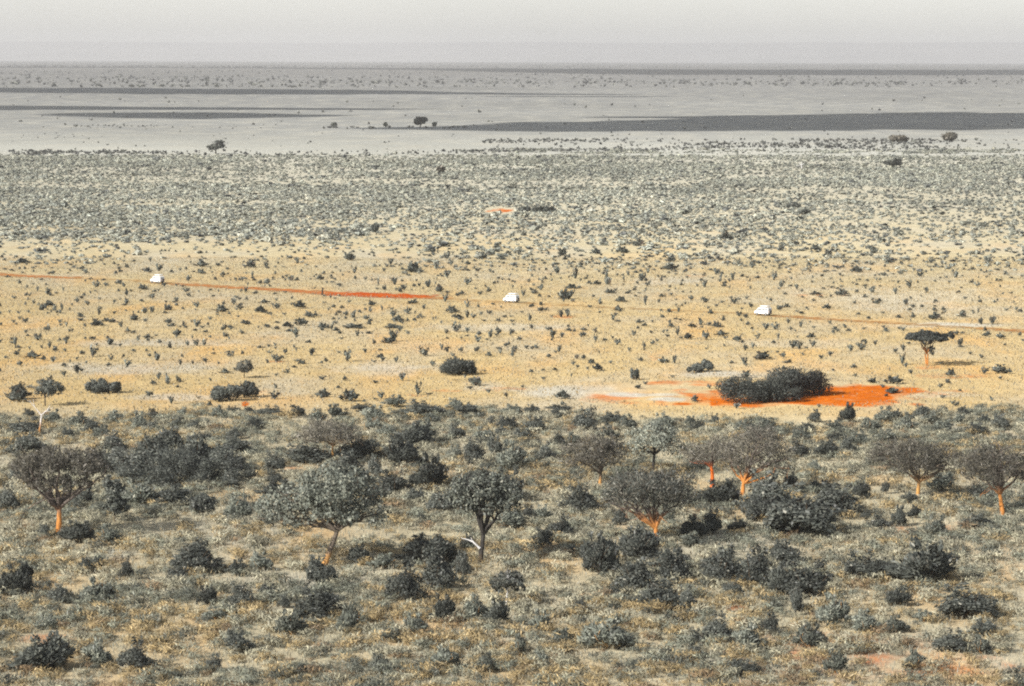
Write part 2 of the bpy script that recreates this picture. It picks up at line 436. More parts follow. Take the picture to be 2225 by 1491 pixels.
# ------------------------------------------------------------------ clouds high up towards the sun: they shade bands of the far plain
M_CLOUD = plain_mat("cloud_white", (.85, .85, .85), rough=1, spec=0)
CLOUDS = [  # rows of (x, y top, y bottom) of the shaded ground
    [(-500, 145, 147), (100, 144.5, 147), (500, 146, 148), (880, 148, 151), (1100, 149, 157), (1400, 150, 162), (1700, 151, 163), (2100, 152, 162), (2700, 152, 163)],
    [(-500, 191, 200), (0, 190.5, 200), (300, 191, 203), (600, 193, 205), (850, 195, 204), (960, 199, 204), (1200, 203, 205), (1400, 205, 206)],
    [(-500, 227, 240), (0, 228, 239), (300, 231, 239), (600, 233, 239), (800, 235, 239), (940, 236.5, 238)],
    [(90, 247, 251), (250, 245, 256), (420, 244, 259), (560, 247, 256), (700, 251, 254)],
    [(740, 277, 281), (900, 276, 282), (1000, 273, 284), (1100, 267, 286), (1200, 264.5, 286), (1400, 262, 286), (1620, 251, 284), (1900, 246, 282), (2225, 243, 281), (2800, 238, 281)],
    [(1280, 254, 256), (1450, 253.5, 257), (1640, 250, 258)],
    [(1050, 208, 209), (1400, 209, 210)]]
for ci, rows in enumerate(CLOUDS):
    CH = 1500.0
    rows = np.array(rows, float)
    X = np.linspace(rows[0, 0], rows[-1, 0], 90)
    T = np.interp(X, rows[:, 0], rows[:, 1]); B = np.interp(X, rows[:, 0], rows[:, 2])
    T = T + (fbm(X * 0.02, X * 0 + ci * 9, 3) - 0.5) * (B - T) * 0.25; B = B + (fbm(X * 0.02, X * 0 + ci * 9 + 50, 3) - 0.5) * (B - T) * 0.2
    pin = np.minimum(1, np.minimum(np.arange(90), 89 - np.arange(90)) / 4.0)
    c0 = (T + B) / 2; T = c0 + (T - c0) * pin; B = c0 + (B - c0) * pin
    A = unproject(X, T); Bb = unproject(X, B)
    sh = SUNV[:2] / SUNV[2] * CH
    NB = 9
    top, bot = [], []
    for k in range(NB):
        f = k / (NB - 1); p = A * (1 - f) + Bb * f + sh
        th = np.sin(math.pi * f) * 60 * (0.6 + 0.8 * fbm(p[:, 0] * .004, p[:, 1] * .004, 3)) * pin
        top.append(np.concatenate([p, (CH + th)[:, None]], 1)); bot.append(np.concatenate([p, (CH - th * 0.2)[:, None]], 1))
    V = np.concatenate([np.array(top).reshape(-1, 3), np.array(bot).reshape(-1, 3)])
    i = np.arange(NB - 1)[:, None] * 90; j = np.arange(89)[None]
    q = np.stack([i + j, i + j + 1, i + 91 + j, i + 90 + j], -1).reshape(-1, 4)
    tag(obj("cloud", np_mesh("cloud", V, np.concatenate([q, q[:, ::-1] + NB * 90]), M_CLOUD, smooth=True)), "flat white cloud high over the plain", kind="structure")

# ------------------------------------------------------------------ haze
bx0, bx1, by0, by1, bz0, bz1 = -80000, 80000, -5000, 76000, -60, 460
V = np.array([(x, y, z) for x in (bx0, bx1) for y in (by0, by1) for z in (bz0, bz1)], float)
m, n, out = mat_new("haze_air")
pv = N(n, "ShaderNodeVolumePrincipled"); pv.inputs["Color"].default_value = (.77, .765, .765, 1); pv.inputs["Density"].default_value = 2.8e-5
pv.inputs["Anisotropy"].default_value = 0.0
n.links.new(pv.outputs[0], out.inputs["Volume"])
me = np_mesh("haze", V, np.array([(0, 1, 3, 2), (4, 6, 7, 5), (0, 4, 5, 1), (2, 3, 7, 6), (0, 2, 6, 4), (1, 5, 7, 3)]), m)
tag(obj("haze", me), "thin pale haze over the whole plain", kind="stuff")

# ------------------------------------------------------------------ plant builders
def lobes_points(r, lobes, n, shell=0.55, floor=None):
    """points spread through ellipsoids (cx,cy,cz,rx,ry,rz), denser to the outside"""
    L = np.asarray(lobes, float)
    vol = L[:, 3] * L[:, 4] * L[:, 5]; p = vol ** 0.75; p /= p.sum()
    k = r.choice(len(L), n, p=p)
    d = unit(r.normal(size=(n, 3)))
    rad = (shell + (1 - shell) * r.random(n)) * (1 + 0.15 * r.normal(size=n))
    inner = r.random(n) < 0.18
    rad[inner] = r.random(inner.sum()) * 0.9
    P = L[k, :3] + d * rad[:, None] * L[k, 3:6]
    c = (L[:, :3] * vol[:, None]).sum(0) / vol.sum(); c[2] *= .6
    D = unit(d * .9 + unit(P - c) * .8 + (0, 0, .15))
    if floor is not None: q = P[:, 2] > floor; P = P[q]; D = D[q]
    return P, D
def r4(D): return np.repeat(D, 4, 0)

def tint(r, n, pal, w=None, vary=0.18, per=4):
    pal = np.asarray(pal, float)
    k = r.choice(len(pal), n, p=None if w is None else np.asarray(w, float) / np.sum(w))
    c = pal[k] * (1 + vary * r.normal(size=(n, 1))).clip(0.4, 1.8)
    return np.repeat(c, per, 0)

DARK = [(.112, .12, .104), (.082, .09, .080), (.155, .163, .138), (.33, .32, .27)]
DARKW = [5, 3, 3, .35]
GREY = [(.225, .242, .198), (.16, .175, .148), (.31, .32, .255), (.48, .47, .37)]
GREYW = [5, 3, 3, .5]
BROWN = [(.205, .19, .152), (.145, .135, .11), (.28, .252, .195), (.50, .46, .40)]
BROWNW = [5, 3, 2, .5]

def bush_mesh(seed, nl=7, n=900, pal=DARK, pw=DARKW, leaf=0.075, spiky=0.0, flat=0.5, name="foliage"):
    """unit bush: about 1 wide and 1 tall, foot at the origin"""
    r = np.random.default_rng(seed)
    lobes = []
    for k in range(nl):
        a = r.random() * 6.283; q = 0.30 * math.sqrt(r.random())
        rr = 0.12 + 0.13 * r.random()
        z = 0.22 + 0.55 * r.random() * (1 - q * 1.6)
        lobes.append((math.cos(a) * q, math.sin(a) * q, z, rr, rr, rr * (0.8 + .4 * r.random())))
    lobes.append((0, 0, .42, .25, .25, .34))
    for k in range(4):
        a = r.random() * 6.283; lobes.append((math.cos(a) * .42, math.sin(a) * .42, .12 + .2 * r.random(), .1, .1, .12))
    for k in range(3):
        a = r.random() * 6.283; lobes.append((math.cos(a) * .2, math.sin(a) * .2, .85, .07, .07, .14))
    P, D = lobes_points(r, lobes, n, 0.6, 0.02)
    outd = unit(P - np.array([0, 0, 0.05])) if spiky else None
    Vv, Ff = cards(r, P, leaf, 1.6 + 2.4 * spiky, 0.25, outd)
    me = np_mesh(name, Vv, Ff, M_FOL, tint(r, len(P), pal, pw), nrm=r4(D))
    return me

def stem_mesh(seed, n=5, rad=0.02, mat=None):
    r = np.random.default_rng(seed); paths = []
    for k in range(n):
        a = r.random() * 6.283; q = 0.10 + .22 * r.random()
        paths.append(limb(r, (0, 0, -0.04), (math.cos(a) * q, math.sin(a) * q, .45 + .3 * r.random()), rad, rad * .4, .25, 5))
    V, Fq = tubes(paths, 5)
    return np_mesh("stem", V, Fq, mat or M_DARKBARK)

def yucca_mesh(seed, n=90, pal=DARK, pw=DARKW):
    """stiff shrub whose twigs stand up and out from the foot"""
    r = np.random.default_rng(seed)
    nb = 5 + int(r.random() * 4); P = []; O = []
    for k in range(nb):
        a = r.random() * 6.283; q = .12 + .32 * r.random(); h = .45 + .5 * r.random()
        d = np.array([math.cos(a) * q, math.sin(a) * q, h])
        t = np.sort(r.random(n // nb)) ** 0.7
        P.append(d * t[:, None] + r.normal(size=(len(t), 3)) * .07 * (0.4 + t[:, None])); O.append(np.tile(unit(d), (len(t), 1)))
    P = np.concatenate(P); P[:, 2] = np.abs(P[:, 2]); O = np.concatenate(O)
    Vv, Ff = cards(r, P, 0.13, 1.9, 0, O)
    return np_mesh("shrub", Vv, Ff, M_FOL, tint(r, len(P), pal, pw), nrm=r4(unit(P - (0, 0, .15))))

# ------------------------------------------------------------------ trees
TWIG = dict()
def tree(name, label, cat, base, lobes, leaf, pal, pw, bark, trunk_r, fork, n, limbs=7, up=.2, elong=1.6, group=None, shell=.45, lean=None, twigs=26, extra=None, seed=None, stuff_depth=1.0, stems=1):
    """base: photo pixel of the foot; lobes in photo pixels (cx, cy, rx, ry); fork: photo pixel where the trunk divides"""
    bx, by = base
    r = np.random.default_rng(seed if seed is not None else int(bx * 7 + by))
    s = ppm(by)
    gx, gy = unproject(bx, by)
    root = empty(name, (gx, gy, 0)); tag(root, label, cat, group)
    L = []
    W = max(l[0] + l[2] for l in lobes) - min(l[0] - l[2] for l in lobes)
    mx_ = (max(l[0] + l[2] for l in lobes) + min(l[0] - l[2] for l in lobes)) / 2
    for (cx_, cy_, rx, ry) in lobes:
        rx *= 1.2 if up > .5 else 1.12; ry *= .98 if up > .5 else 1.08
        x = (cx_ - bx) / s; z = (by - cy_) / s; a = rx / s; c_ = ry / s
        half = math.sqrt(max(0.0, (W / 2) ** 2 - (cx_ - mx_) ** 2)) / s * 0.75 * stuff_depth
        L.append((x, 0, z, a, min(a, half + a * .5), c_))
        if half > a * 0.6:
            for sgn in (-1, 1):
                L.append((x + r.normal() * a * .15, sgn * half * (.55 + .3 * r.random()), z + r.normal() * c_ * .12, a * .85, a * .7, c_ * .85))
    L = np.array(L)
    # break the lobes up into clumps so that the crown has gaps and an uneven edge
    C = []
    for l in L:
        k = max(6, int(7 * (l[3] * l[4] * l[5]) ** (1 / 3)))
        d = unit(r.normal(size=(k, 3))) * (0.35 + .6 * r.random((k, 1)) ** .6)
        q = (.22 + .2 * r.random(k)) * (l[3] * l[4] * l[5]) ** (1 / 3)
        for (dx, dy, dz), qq in zip(d, q):
            C.append((l[0] + dx * l[3], l[1] + dy * l[4], l[2] + dz * l[5], qq * 1.15, qq * 1.15, min(qq * .8, l[5] * .6)))
    P, D = lobes_points(r, C, n, shell, 0.3)
    O = unit(P - np.array([(fork[0] - bx) / s, 0, (by - fork[1]) / s])) if up > .5 else None
    if up > .5: leaf, elong = leaf * .48, elong * 1.4
    Vv, Ff = cards(r, P, leaf, elong, up if up <= .5 else 0, None if O is None else O * .55)
    obj("crown", np_mesh("crown", Vv, Ff, M_FOL, tint(r, len(P), pal, pw), nrm=r4(D)), root)
    # wood
    fx, fz = (fork[0] - bx) / s, (by - fork[1]) / s
    paths = []
    for k in range(stems):
        o = (k - (stems - 1) / 2) * trunk_r * 2.2
        tp, tr_ = limb(r, (o * .3, 0, -0.3), (fx + o * 1.6, 0, fz), trunk_r * 1.25, trunk_r * .75, .10, 9)
        tr_[0] *= 1.25
        paths.append((tp, tr_))
    f = np.array([fx, 0, fz])
    pick = r.permutation(len(L))[:limbs] if len(L) > limbs else np.arange(len(L))
    tgt = [L[k, :3] + r.normal(size=3) * L[k, 3:6] * .25 for k in pick]
    while len(tgt) < limbs:
        k = r.integers(len(L)); tgt.append(L[k, :3] + r.normal(size=3) * L[k, 3:6] * .5)
    for t in tgt:
        t = np.array(t); lp, lr = limb(r, f + (0, 0, -trunk_r * .5), t, trunk_r * .55, trunk_r * .16, .35, 9, .06)
        lr *= 1.25; paths.append((lp, lr))
        for q in range(max(2, twigs // limbs)):
            k0 = r.integers(3, 9); e = lp[k0] + r.normal(size=3) * (L[:, 3].mean() * .45) + (0, 0, L[:, 5].mean() * .55)
            paths.append(limb(r, lp[k0], e, lr[k0] * .6, trunk_r * .05, .4, 5))
    Vt, Ft = tubes(paths, 7)
    obj("trunk", np_mesh("trunk", Vt, Ft, bark, smooth=True), root)
    if extra: extra(root, s, r)
    return root

LM = []   # landmarks for wording: (name, photo x, photo y)
def lm(nm, x, y): LM.append((nm, x, y))

T = tree
T("acacia", "umbrella acacia with a dark flat top and orange trunk, alone on the open grass", "tree", (2014, 793),
  [(2016, 731, 52, 6.5), (1988, 731, 24, 6), (2048, 733, 26, 6.5), (2012, 723, 26, 4), (2018, 756, 9, 14)], .24, [(.065, .07, .062), (.045, .05, .046), (.09, .095, .082)], [4, 3, 2], M_ORANGE_HI, .20, (2013, 768), 9500,
  limbs=9, stems=2, seed=5)
lm("the flat-topped acacia", 2014, 793)
T("bushy_tree", "wide brown-grey tree with several limbs rising from a bright orange trunk, at the left", "tree", (127, 1165),
  [(70, 1010, 45, 30), (120, 995, 48, 32), (175, 1000, 45, 34), (210, 1020, 30, 28), (95, 1045, 40, 16), (160, 1045, 40, 16), (60, 1040, 26, 20)], .26, BROWN, BROWNW, M_ORANGE_HI, .42, (127, 1105), 11000,
  limbs=12, up=.8, elong=3.2, twigs=60)
lm("the orange-trunked tree at the far left", 127, 1165)
T("broad_tree", "spreading grey-green tree on a leaning pale trunk with an orange foot", "tree", (703, 1228),
  [(720, 1045, 75, 34), (640, 1075, 48, 32), (790, 1075, 45, 34), (700, 1085, 70, 34), (600, 1105, 42, 34), (815, 1110, 30, 26), (745, 1115, 50, 18), (645, 1120, 45, 20), (770, 1040, 40, 20)], .24, GREY, GREYW, M_GREY, .38, (732, 1150), 15000,
  limbs=12, seed=12, twigs=60)
lm("the grey-green tree on the leaning trunk", 703, 1228)
def snag(root, s, r):
    p = [limb(r, (-.1, -.3, 2.0), (-1.0, -.5, 2.9), .20, .12, .2, 5), limb(r, (-1.0, -.5, 2.9), (-2.6, -.6, 3.45), .12, .04, .25, 6), limb(r, (-1.0, -.5, 2.9), (-1.4, -.5, 3.6), .07, .03, .2, 4)]
    V, Fq = tubes(p, 6); o = obj("branch", np_mesh("branch", V, Fq, M_SNAG, smooth=True), root); o["label"] = "bleached white broken branch"
T("forked_tree", "grey tree on a dark forked trunk with a bleached broken branch low on its left", "tree", (1044, 1222),
  [(1045, 1055, 62, 28), (1000, 1075, 34, 26), (1095, 1065, 44, 34), (1050, 1090, 50, 22), (1120, 1090, 24, 22), (1020, 1045, 30, 18)], .24, DARK[:1] + GREY, [3, 4, 4, 2, .6], M_DARKBARK, .36, (1050, 1160), 11000,
  limbs=10, extra=snag, twigs=55, seed=3)
lm("the grey tree with the bleached branch", 1044, 1222)
T("umbrella_tree", "broad flat-bottomed grey-brown tree with limbs fanning up from a glowing orange trunk", "tree", (1426, 1180),
  [(1415, 1055, 80, 30), (1350, 1070, 42, 24), (1480, 1070, 42, 28), (1400, 1040, 60, 20), (1450, 1042, 50, 22), (1390, 1082, 50, 14), (1460, 1088, 44, 12), (1330, 1085, 24, 12)], .25, BROWN[:2] + DARK, [4, 3, 4, 2, 2, .6], M_ORANGE_HI, .38, (1424, 1145), 14000,
  limbs=12, up=.8, elong=2.8, twigs=60)
lm("the broad orange-trunked tree right of centre", 1426, 1180)
T("bushy_tree", "brown leafless tree with a domed crown and bare side branches, behind the broad orange-trunked tree", "tree", (1304, 1058),
  [(1290, 975, 62, 28), (1245, 990, 36, 24), (1335, 985, 34, 26), (1290, 1000, 50, 20), (1305, 955, 34, 18)], .22, BROWN, BROWNW, M_GREY, .26, (1305, 1028), 8500, limbs=10, up=.8, elong=3.2, twigs=55)
lm("the domed brown tree", 1304, 1058)
T("airy_tree", "pale grey-green airy tree on a dark trunk near the edge of the open grass", "tree", (1417, 1028),
  [(1420, 945, 55, 26), (1390, 970, 32, 22), (1455, 965, 40, 22), (1440, 930, 30, 16)], .20, GREY, GREYW, M_DARKBARK, .26, (1421, 985), 5200, limbs=8, twigs=40)
lm("the pale airy tree", 1417, 1028)
T("bushy_tree", "thin brown leafless tree on a single bright orange trunk, left of the taller leafless tree", "tree", (1548, 1057),
  [(1535, 985, 44, 26), (1505, 995, 26, 18), (1560, 965, 30, 20)], .20, BROWN, BROWNW, M_REDBARK, .30, (1545, 1012), 3800, limbs=7, up=.8, elong=3.2, twigs=40)
lm("the thin tree on the bright orange stem", 1548, 1057)
T("bushy_tree", "tall grey-brown leafless tree whose orange trunk splits low into several limbs", "tree", (1613, 1073),
  [(1640, 960, 62, 32), (1600, 985, 46, 34), (1680, 985, 40, 34), (1620, 1010, 44, 20), (1700, 1005, 24, 24), (1650, 940, 44, 16)], .21, BROWN, BROWNW, M_ORANGE_HI, .32, (1616, 1048), 9500, limbs=12, up=.8, elong=3.2, twigs=60)
lm("the tall leafless tree with split trunk", 1613, 1073)
T("bushy_tree", "wide low grey-brown leafless tree on a pale yellow trunk, second from the right edge", "tree", (1993, 1085),
  [(1985, 985, 70, 28), (1925, 985, 42, 22), (2040, 990, 46, 28), (1990, 1010, 60, 18), (1960, 965, 44, 16), (2060, 1010, 24, 16)], .22, BROWN, BROWNW, M_ORANGE, .32, (1997, 1045), 10500, limbs=11, up=.8, elong=3.2, twigs=60)
lm("the wide leafless tree on yellow trunk", 1993, 1085)
T("bushy_tree", "dark grey-brown leafless tree with an orange trunk at the right edge", "tree", (2179, 1118),
  [(2160, 1005, 62, 30), (2110, 1000, 40, 26), (2220, 1010, 50, 32), (2160, 1030, 60, 18), (2150, 980, 50, 18)], .22, BROWN, BROWNW, M_ORANGE_HI, .34, (2172, 1072), 10500, limbs=11, up=.8, elong=3.2, twigs=60)
lm("the leafless tree at the right edge", 2179, 1118)
T("bushy_tree", "round brown leafless tree on a thin yellow-dusted trunk, in the bush left of centre", "tree", (724, 1003),
  [(710, 935, 56, 22), (665, 942, 34, 18), (760, 938, 34, 20), (710, 950, 60, 14), (700, 918, 30, 14)], .21, BROWN, BROWNW, M_ORANGE, .18, (724, 968), 7000, limbs=9, up=.8, elong=3.0, twigs=45)
lm("the round brown tree left of centre", 724, 1003)
T("small_tree", "small dark tree with a low round crown on a short stem, far left", "tree", (98, 880),
  [(105, 842, 30, 17), (85, 848, 16, 10), (128, 846, 12, 12), (95, 832, 14, 8)], .22, DARK, DARKW, M_DARKBARK, .14, (98, 864), 3000, limbs=7)
lm("the small round-crowned tree at the left", 98, 880)
T("small_tree", "small square-crowned tree on a thin stem, standing behind the left middle bush", "tree", (531, 821),
  [(530, 795, 18, 13), (540, 800, 12, 10), (520, 798, 10, 10)], .22, BROWN[:2] + DARK, [3, 2, 3, 2, 1, .2], M_DARKBARK, .10, (531, 808), 1800, limbs=6)
lm("the small square-crowned tree", 531, 821)
T("small_tree", "small dark tree with a forked bleached stem at the bottom centre", "tree", (1099, 1314),
  [(1110, 1262, 32, 20), (1085, 1268, 22, 20), (1130, 1272, 16, 16), (1105, 1250, 26, 12)], .20, DARK + BROWN[:1], DARKW + [2], M_SNAG, .09, (1103, 1285), 3600, limbs=6)
lm("the small tree with the bleached stem", 1099, 1314)
T("small_tree", "slim dark tree with a narrow upright crown near the left edge", "tree", (250, 1130),
  [(250, 1075, 20, 34), (240, 1045, 16, 20), (258, 1100, 20, 20), (232, 1095, 12, 16)], .22, DARK, DARKW, M_DARKBARK, .16, (250, 1112), 4200, limbs=6)
T("small_tree", "dark round tree on a short straight stem, right of the left thicket", "tree", (441, 1120),
  [(441, 1090, 27, 18), (430, 1096, 18, 12), (455, 1093, 16, 13)], .20, DARK, DARKW, M_DARKBARK, .12, (441, 1108), 2400, limbs=6)
# bare dead tree
def dead_tree(name, label, base, segs, mat, r0, group=None):
    s = ppm(base[1]); gx, gy = unproject(*base); r = np.random.default_rng(int(base[0]))
    root = empty(name, (gx, gy, 0)); tag(root, label, "dead tree", group)
    paths = []
    for (x0, y0, x1, y1, a, b) in segs:
        dy = r.normal() * .2
        paths.append(limb(r, ((x0 - base[0]) / s, 0, (base[1] - y0) / s), ((x1 - base[0]) / s, dy, (base[1] - y1) / s), a, b, .15, 6))
    (tv, tf) = tubes(paths[:2], 7); obj("trunk", np_mesh("trunk", tv, tf, mat, smooth=True), root)
    for p in paths[2:]:
        v, f_ = tubes([p], 6); obj("branch", np_mesh("branch", v, f_, mat, smooth=True), root)
    return root
dead_tree("dead_tree", "bare bleached forked tree with a yellow-stained foot, at the left edge of the bush", (88, 947),
          [(86, 950, 88, 925, .20, .17), (88, 925, 90, 902, .17, .14), (90, 902, 76, 885, .12, .07), (76, 885, 64, 870, .08, .03), (76, 885, 72, 866, .06, .03), (90, 902, 104, 890, .12, .07), (104, 890, 110, 879, .07, .03), (104, 890, 117, 884, .05, .02), (66, 874, 58, 868, .04, .02), (98, 895, 112, 892, .04, .02)], M_DEAD, .2)
lm("the bleached dead tree", 88, 947)
dead_tree("dead_tree", "bare dark branching dead wood leaning at the lower left edge", (28, 1150),
          [(28, 1150, 40, 1138, .14, .11), (40, 1138, 48, 1124, .11, .09), (48, 1124, 60, 1098, .08, .03), (40, 1138, 66, 1146, .06, .03), (48, 1130, 58, 1142, .05, .02), (40, 1138, 30, 1120, .05, .02)], M_DARKBARK, .2)
dead_tree("dead_stump", "upright dark stump beside the brightest stretch of the red track", (699, 640),
          [(699, 641, 700, 634, .30, .26), (700, 634, 701, 625, .26, .20), (701, 630, 704, 627, .1, .05)], M_DARKBARK, .3)
dead_tree("dead_tree", "bare white dead shrub among the far grey scrub at upper right", (1742, 366),
          [(1742, 366, 1742, 362, .3, .25), (1742, 362, 1741, 359, .25, .2), (1741, 359, 1735, 354, .22, .1), (1741, 359, 1748, 353, .22, .1), (1741, 359, 1742, 351, .2, .1), (1738, 360, 1730, 360, .15, .1)], M_SNAG, .2)
# far trees
FT = [("lone_tree", "lone grey umbrella tree at the far edge of the scrub, upper left", (469, 334), [(470, 318, 18, 5), (478, 309, 12, 4), (460, 321, 10, 4)], DARK, (469, 327), .5),
      ("lone_tree", "dark lone tree in the line of cloud shade, upper middle of the plain", (913, 278), [(913, 262, 12, 7), (906, 266, 7, 5), (921, 260, 7, 5)], DARK, (914, 271), .6),
      ("lone_tree", "tiny dark tree left of the lone tree in the shade line", (726, 278), [(726, 271, 5.5, 4)], DARK, (726, 275), .3),
      ("lone_tree", "faint pale sapling just left of the shaded lone tree", (838, 277), [(838, 271, 3.5, 3.5)], GREY, (838, 274), .2),
      ("lone_tree", "faint pale sapling just right of the shaded lone tree", (944, 276), [(944, 270, 3.5, 3.5)], GREY, (944, 273), .2),
      ("lone_tree", "low brown spreading tree at the far scrub edge, upper right", (1953, 309), [(1953, 301, 20, 6), (1940, 300, 9, 5), (1966, 302, 9, 5)], BROWN, (1953, 306), .4),
      ("lone_tree", "domed brown tree at the far right on the pale plain", (2064, 306), [(2064, 297, 16, 7), (2064, 292, 11, 4)], BROWN, (2064, 304), .4),
      ("lone_tree", "dark flat-crowned tree standing in the far scrub at upper right", (1940, 364), [(1940, 354, 18, 5), (1948, 350, 10, 4)], DARK, (1940, 359), .35),
      ("lone_tree", "thin bare grey tree in the far scrub, upper middle", (957, 378), [(957, 366, 8, 7)], BROWN, (957, 374), .3),
      ("lone_tree", "dark flat-topped tree above the sparse scrub at the right", (1723, 452), [(1723, 447, 14, 3.5), (1723, 442, 8, 3)], DARK, (1723, 450), .25),
      ("lone_tree", "small dark tree in the green scrub left of centre, above the track", (230 / 2.982 + 740, 510), [(816, 494, 7, 7)], DARK, (817, 502), .2)]
for nm, lb, b, lo, pal, fk, tr_ in FT:
    T(nm, lb, "tree", b, lo, .9 * 3.0 / ppm(b[1]) if b[1] < 320 else .7, pal, DARKW if pal is DARK else GREYW, M_DARKBARK, tr_, fk, 1500, limbs=6, twigs=10)
far_proto = None
for k, (x, y, wd) in enumerate([(118, 189, 16), (215, 189, 14), (287, 190, 13), (352, 190, 15), (408, 189, 12), (470, 190, 14), (567, 190, 10), (300, 150, 0), (640, 190, 9)]):
    if wd == 0: continue
    s = ppm(y); gx, gy = unproject(x, y)
    me = bush_mesh(900 + k, 6, 260, DARK, DARKW, .11, name="distant_tree")
    o = obj("distant_tree", me); o.location = (gx, gy, 0); o.scale = (wd / s, wd / s, wd * .62 / s)
    rel = ["leftmost", "second from the left", "third from the left", "fourth from the left", "fifth from the left", "sixth from the left", "seventh from the left", "", "rightmost"][k]
    tag(o, f"{rel} dark clump on the far tree line at upper left", "tree", "tree clumps on the far tree line")

# ------------------------------------------------------------------ big bushes and bushes traced on the plan
BUSH_P = [(bush_mesh(50 + k, 8 + k % 5, 3400, DARK, DARKW, .036, spiky=.5 * (k % 2)), stem_mesh(80 + k)) for k in range(7)]
GREY_P = [(bush_mesh(150 + k, 9, 2400, GREY[:3] + DARK[2:3] + [GREY[3]], [4, 4, 2, 3, .5], .038, spiky=.7), stem_mesh(180 + k, 5, .012, M_GREY)) for k in range(5)]
BUSHES = []   # (x, base y, w, h, kind) in photo pixels
def add(ox, oy, s, L, kind='d'):
    for b in L:
        k = b[4] if len(b) > 4 else kind
        BUSHES.append((ox + b[0] / s, oy + b[1] / s, b[2] / s, b[3] / s, k))
add(0, 840, 3.727, [(150, 100, 150, 100), (225, 240, 90, 50), (210, 390, 230, 110), (200, 560, 260, 160), (905, 540, 170, 140), (1370, 530, 200, 150), (1230, 660, 280, 210), (1600, 660, 290, 200),
 (1830, 710, 270, 180), (1900, 550, 240, 110), (1480, 745, 230, 120), (1100, 765, 270, 170), (930, 620, 130, 90), (1930, 1075, 170, 150, 'g'), (630, 1260, 230, 130), (350, 1230, 100, 90),
 (1580, 1480, 290, 170), (690, 1480, 90, 70), (790, 1450, 90, 60), (690, 970, 150, 120), (1130, 965, 260, 165, 'g'), (1400, 970, 260, 130), (650, 340, 150, 100, 'g'), (740, 380, 120, 90), (920, 290, 120, 70, 'g'),
 (540, 415, 90, 60), (1240, 265, 120, 70), (1430, 330, 90, 60), (1570, 350, 80, 60), (1640, 430, 100, 50), (1900, 425, 120, 80), (2050, 345, 120, 60), (1880, 205, 100, 40), (2010, 210, 100, 40),
 (1120, 340, 110, 100, 'g'), (1230, 350, 90, 60), (430, 290, 120, 80, 'g'), (1480, 250, 90, 60, 'g'), (1760, 250, 90, 70, 'g'), (1850, 820, 130, 60), (880, 1280, 200, 120, 'g'), (1300, 800, 150, 90), (820, 700, 200, 120),
 (60, 1000, 150, 160), (300, 700, 200, 120), (1150, 560, 150, 90), (820, 420, 130, 80, 'g'), (540, 870, 120, 80, 'g'), (130, 780, 160, 120)])
add(540, 840, 3.727, [(40, 340, 130, 80), (190, 235, 270, 65), (400, 240, 90, 60), (930, 205, 190, 55), (1380, 245, 330, 110), (1750, 235, 170, 80), (1960, 315, 70, 60), (1360, 485, 330, 150), (1240, 645, 270, 190),
 (1665, 420, 140, 90), (1900, 435, 130, 80, 'g'), (2045, 400, 100, 60), (2050, 330, 90, 70), (880, 595, 350, 150), (790, 710, 220, 150), (430, 620, 380, 130), (200, 690, 160, 120), (190, 785, 130, 90),
 (1020, 730, 130, 130), (1830, 635, 180, 160), (1670, 580, 100, 80, 'g'), (1485, 840, 270, 210), (1180, 875, 260, 150), (950, 810, 130, 90), (230, 910, 230, 120), (20, 745, 80, 70), (1590, 1025, 250, 165), (1360, 930, 150, 80),
 (1390, 1085, 60, 50), (1440, 1410, 380, 150), (900, 1430, 150, 110), (1720, 1490, 130, 120), (540, 1500, 130, 90), (1020, 270, 180, 90, 'g'), (700, 250, 160, 80, 'g'), (1180, 160, 160, 70, 'g'), (560, 300, 130, 90, 'g'),
 (1010, 370, 140, 80, 'g'), (1660, 190, 120, 70, 'g'), (1480, 320, 150, 80, 'g'), (2000, 560, 120, 110), (1120, 420, 150, 80, 'g'), (1900, 780, 160, 110, 'g'), (1000, 920, 150, 100, 'g'), (1780, 1320, 110, 90)])
add(1080, 840, 3.727, [(735, 350, 190, 140), (940, 310, 180, 80), (490, 475, 100, 80), (90, 365, 150, 90), (310, 375, 150, 100), (210, 435, 150, 70), (40, 405, 90, 50), (130, 675, 200, 175, 'g'), (385, 605, 130, 120),
 (90, 940, 240, 210), (655, 1025, 250, 180), (250, 1090, 120, 100), (370, 1080, 110, 90, 'g'), (530, 1215, 200, 130), (370, 1300, 180, 120), (770, 1115, 50, 55), (1000, 1120, 110, 100), (1750, 1190, 150, 150), (1600, 1240, 180, 140),
 (1960, 1170, 140, 75), (1150, 1400, 240, 180), (850, 1495, 230, 170), (1410, 1500, 250, 140), (1820, 1500, 270, 140), (1820, 960, 270, 155), (600, 1365, 100, 60), (1760, 310, 80, 70), (1640, 350, 70, 60),
 (520, 210, 230, 60), (470, 250, 90, 60), (280, 240, 110, 70), (120, 220, 120, 60, 'g'), (1050, 350, 140, 90, 'g'), (1340, 340, 150, 90, 'g'), (1560, 330, 110, 70, 'g'), (900, 430, 140, 80, 'g'), (620, 480, 130, 80, 'g'), (100, 1150, 200, 150, 'g'),
 (1260, 1290, 150, 80, 'g'), (2020, 380, 140, 90, 'g')])
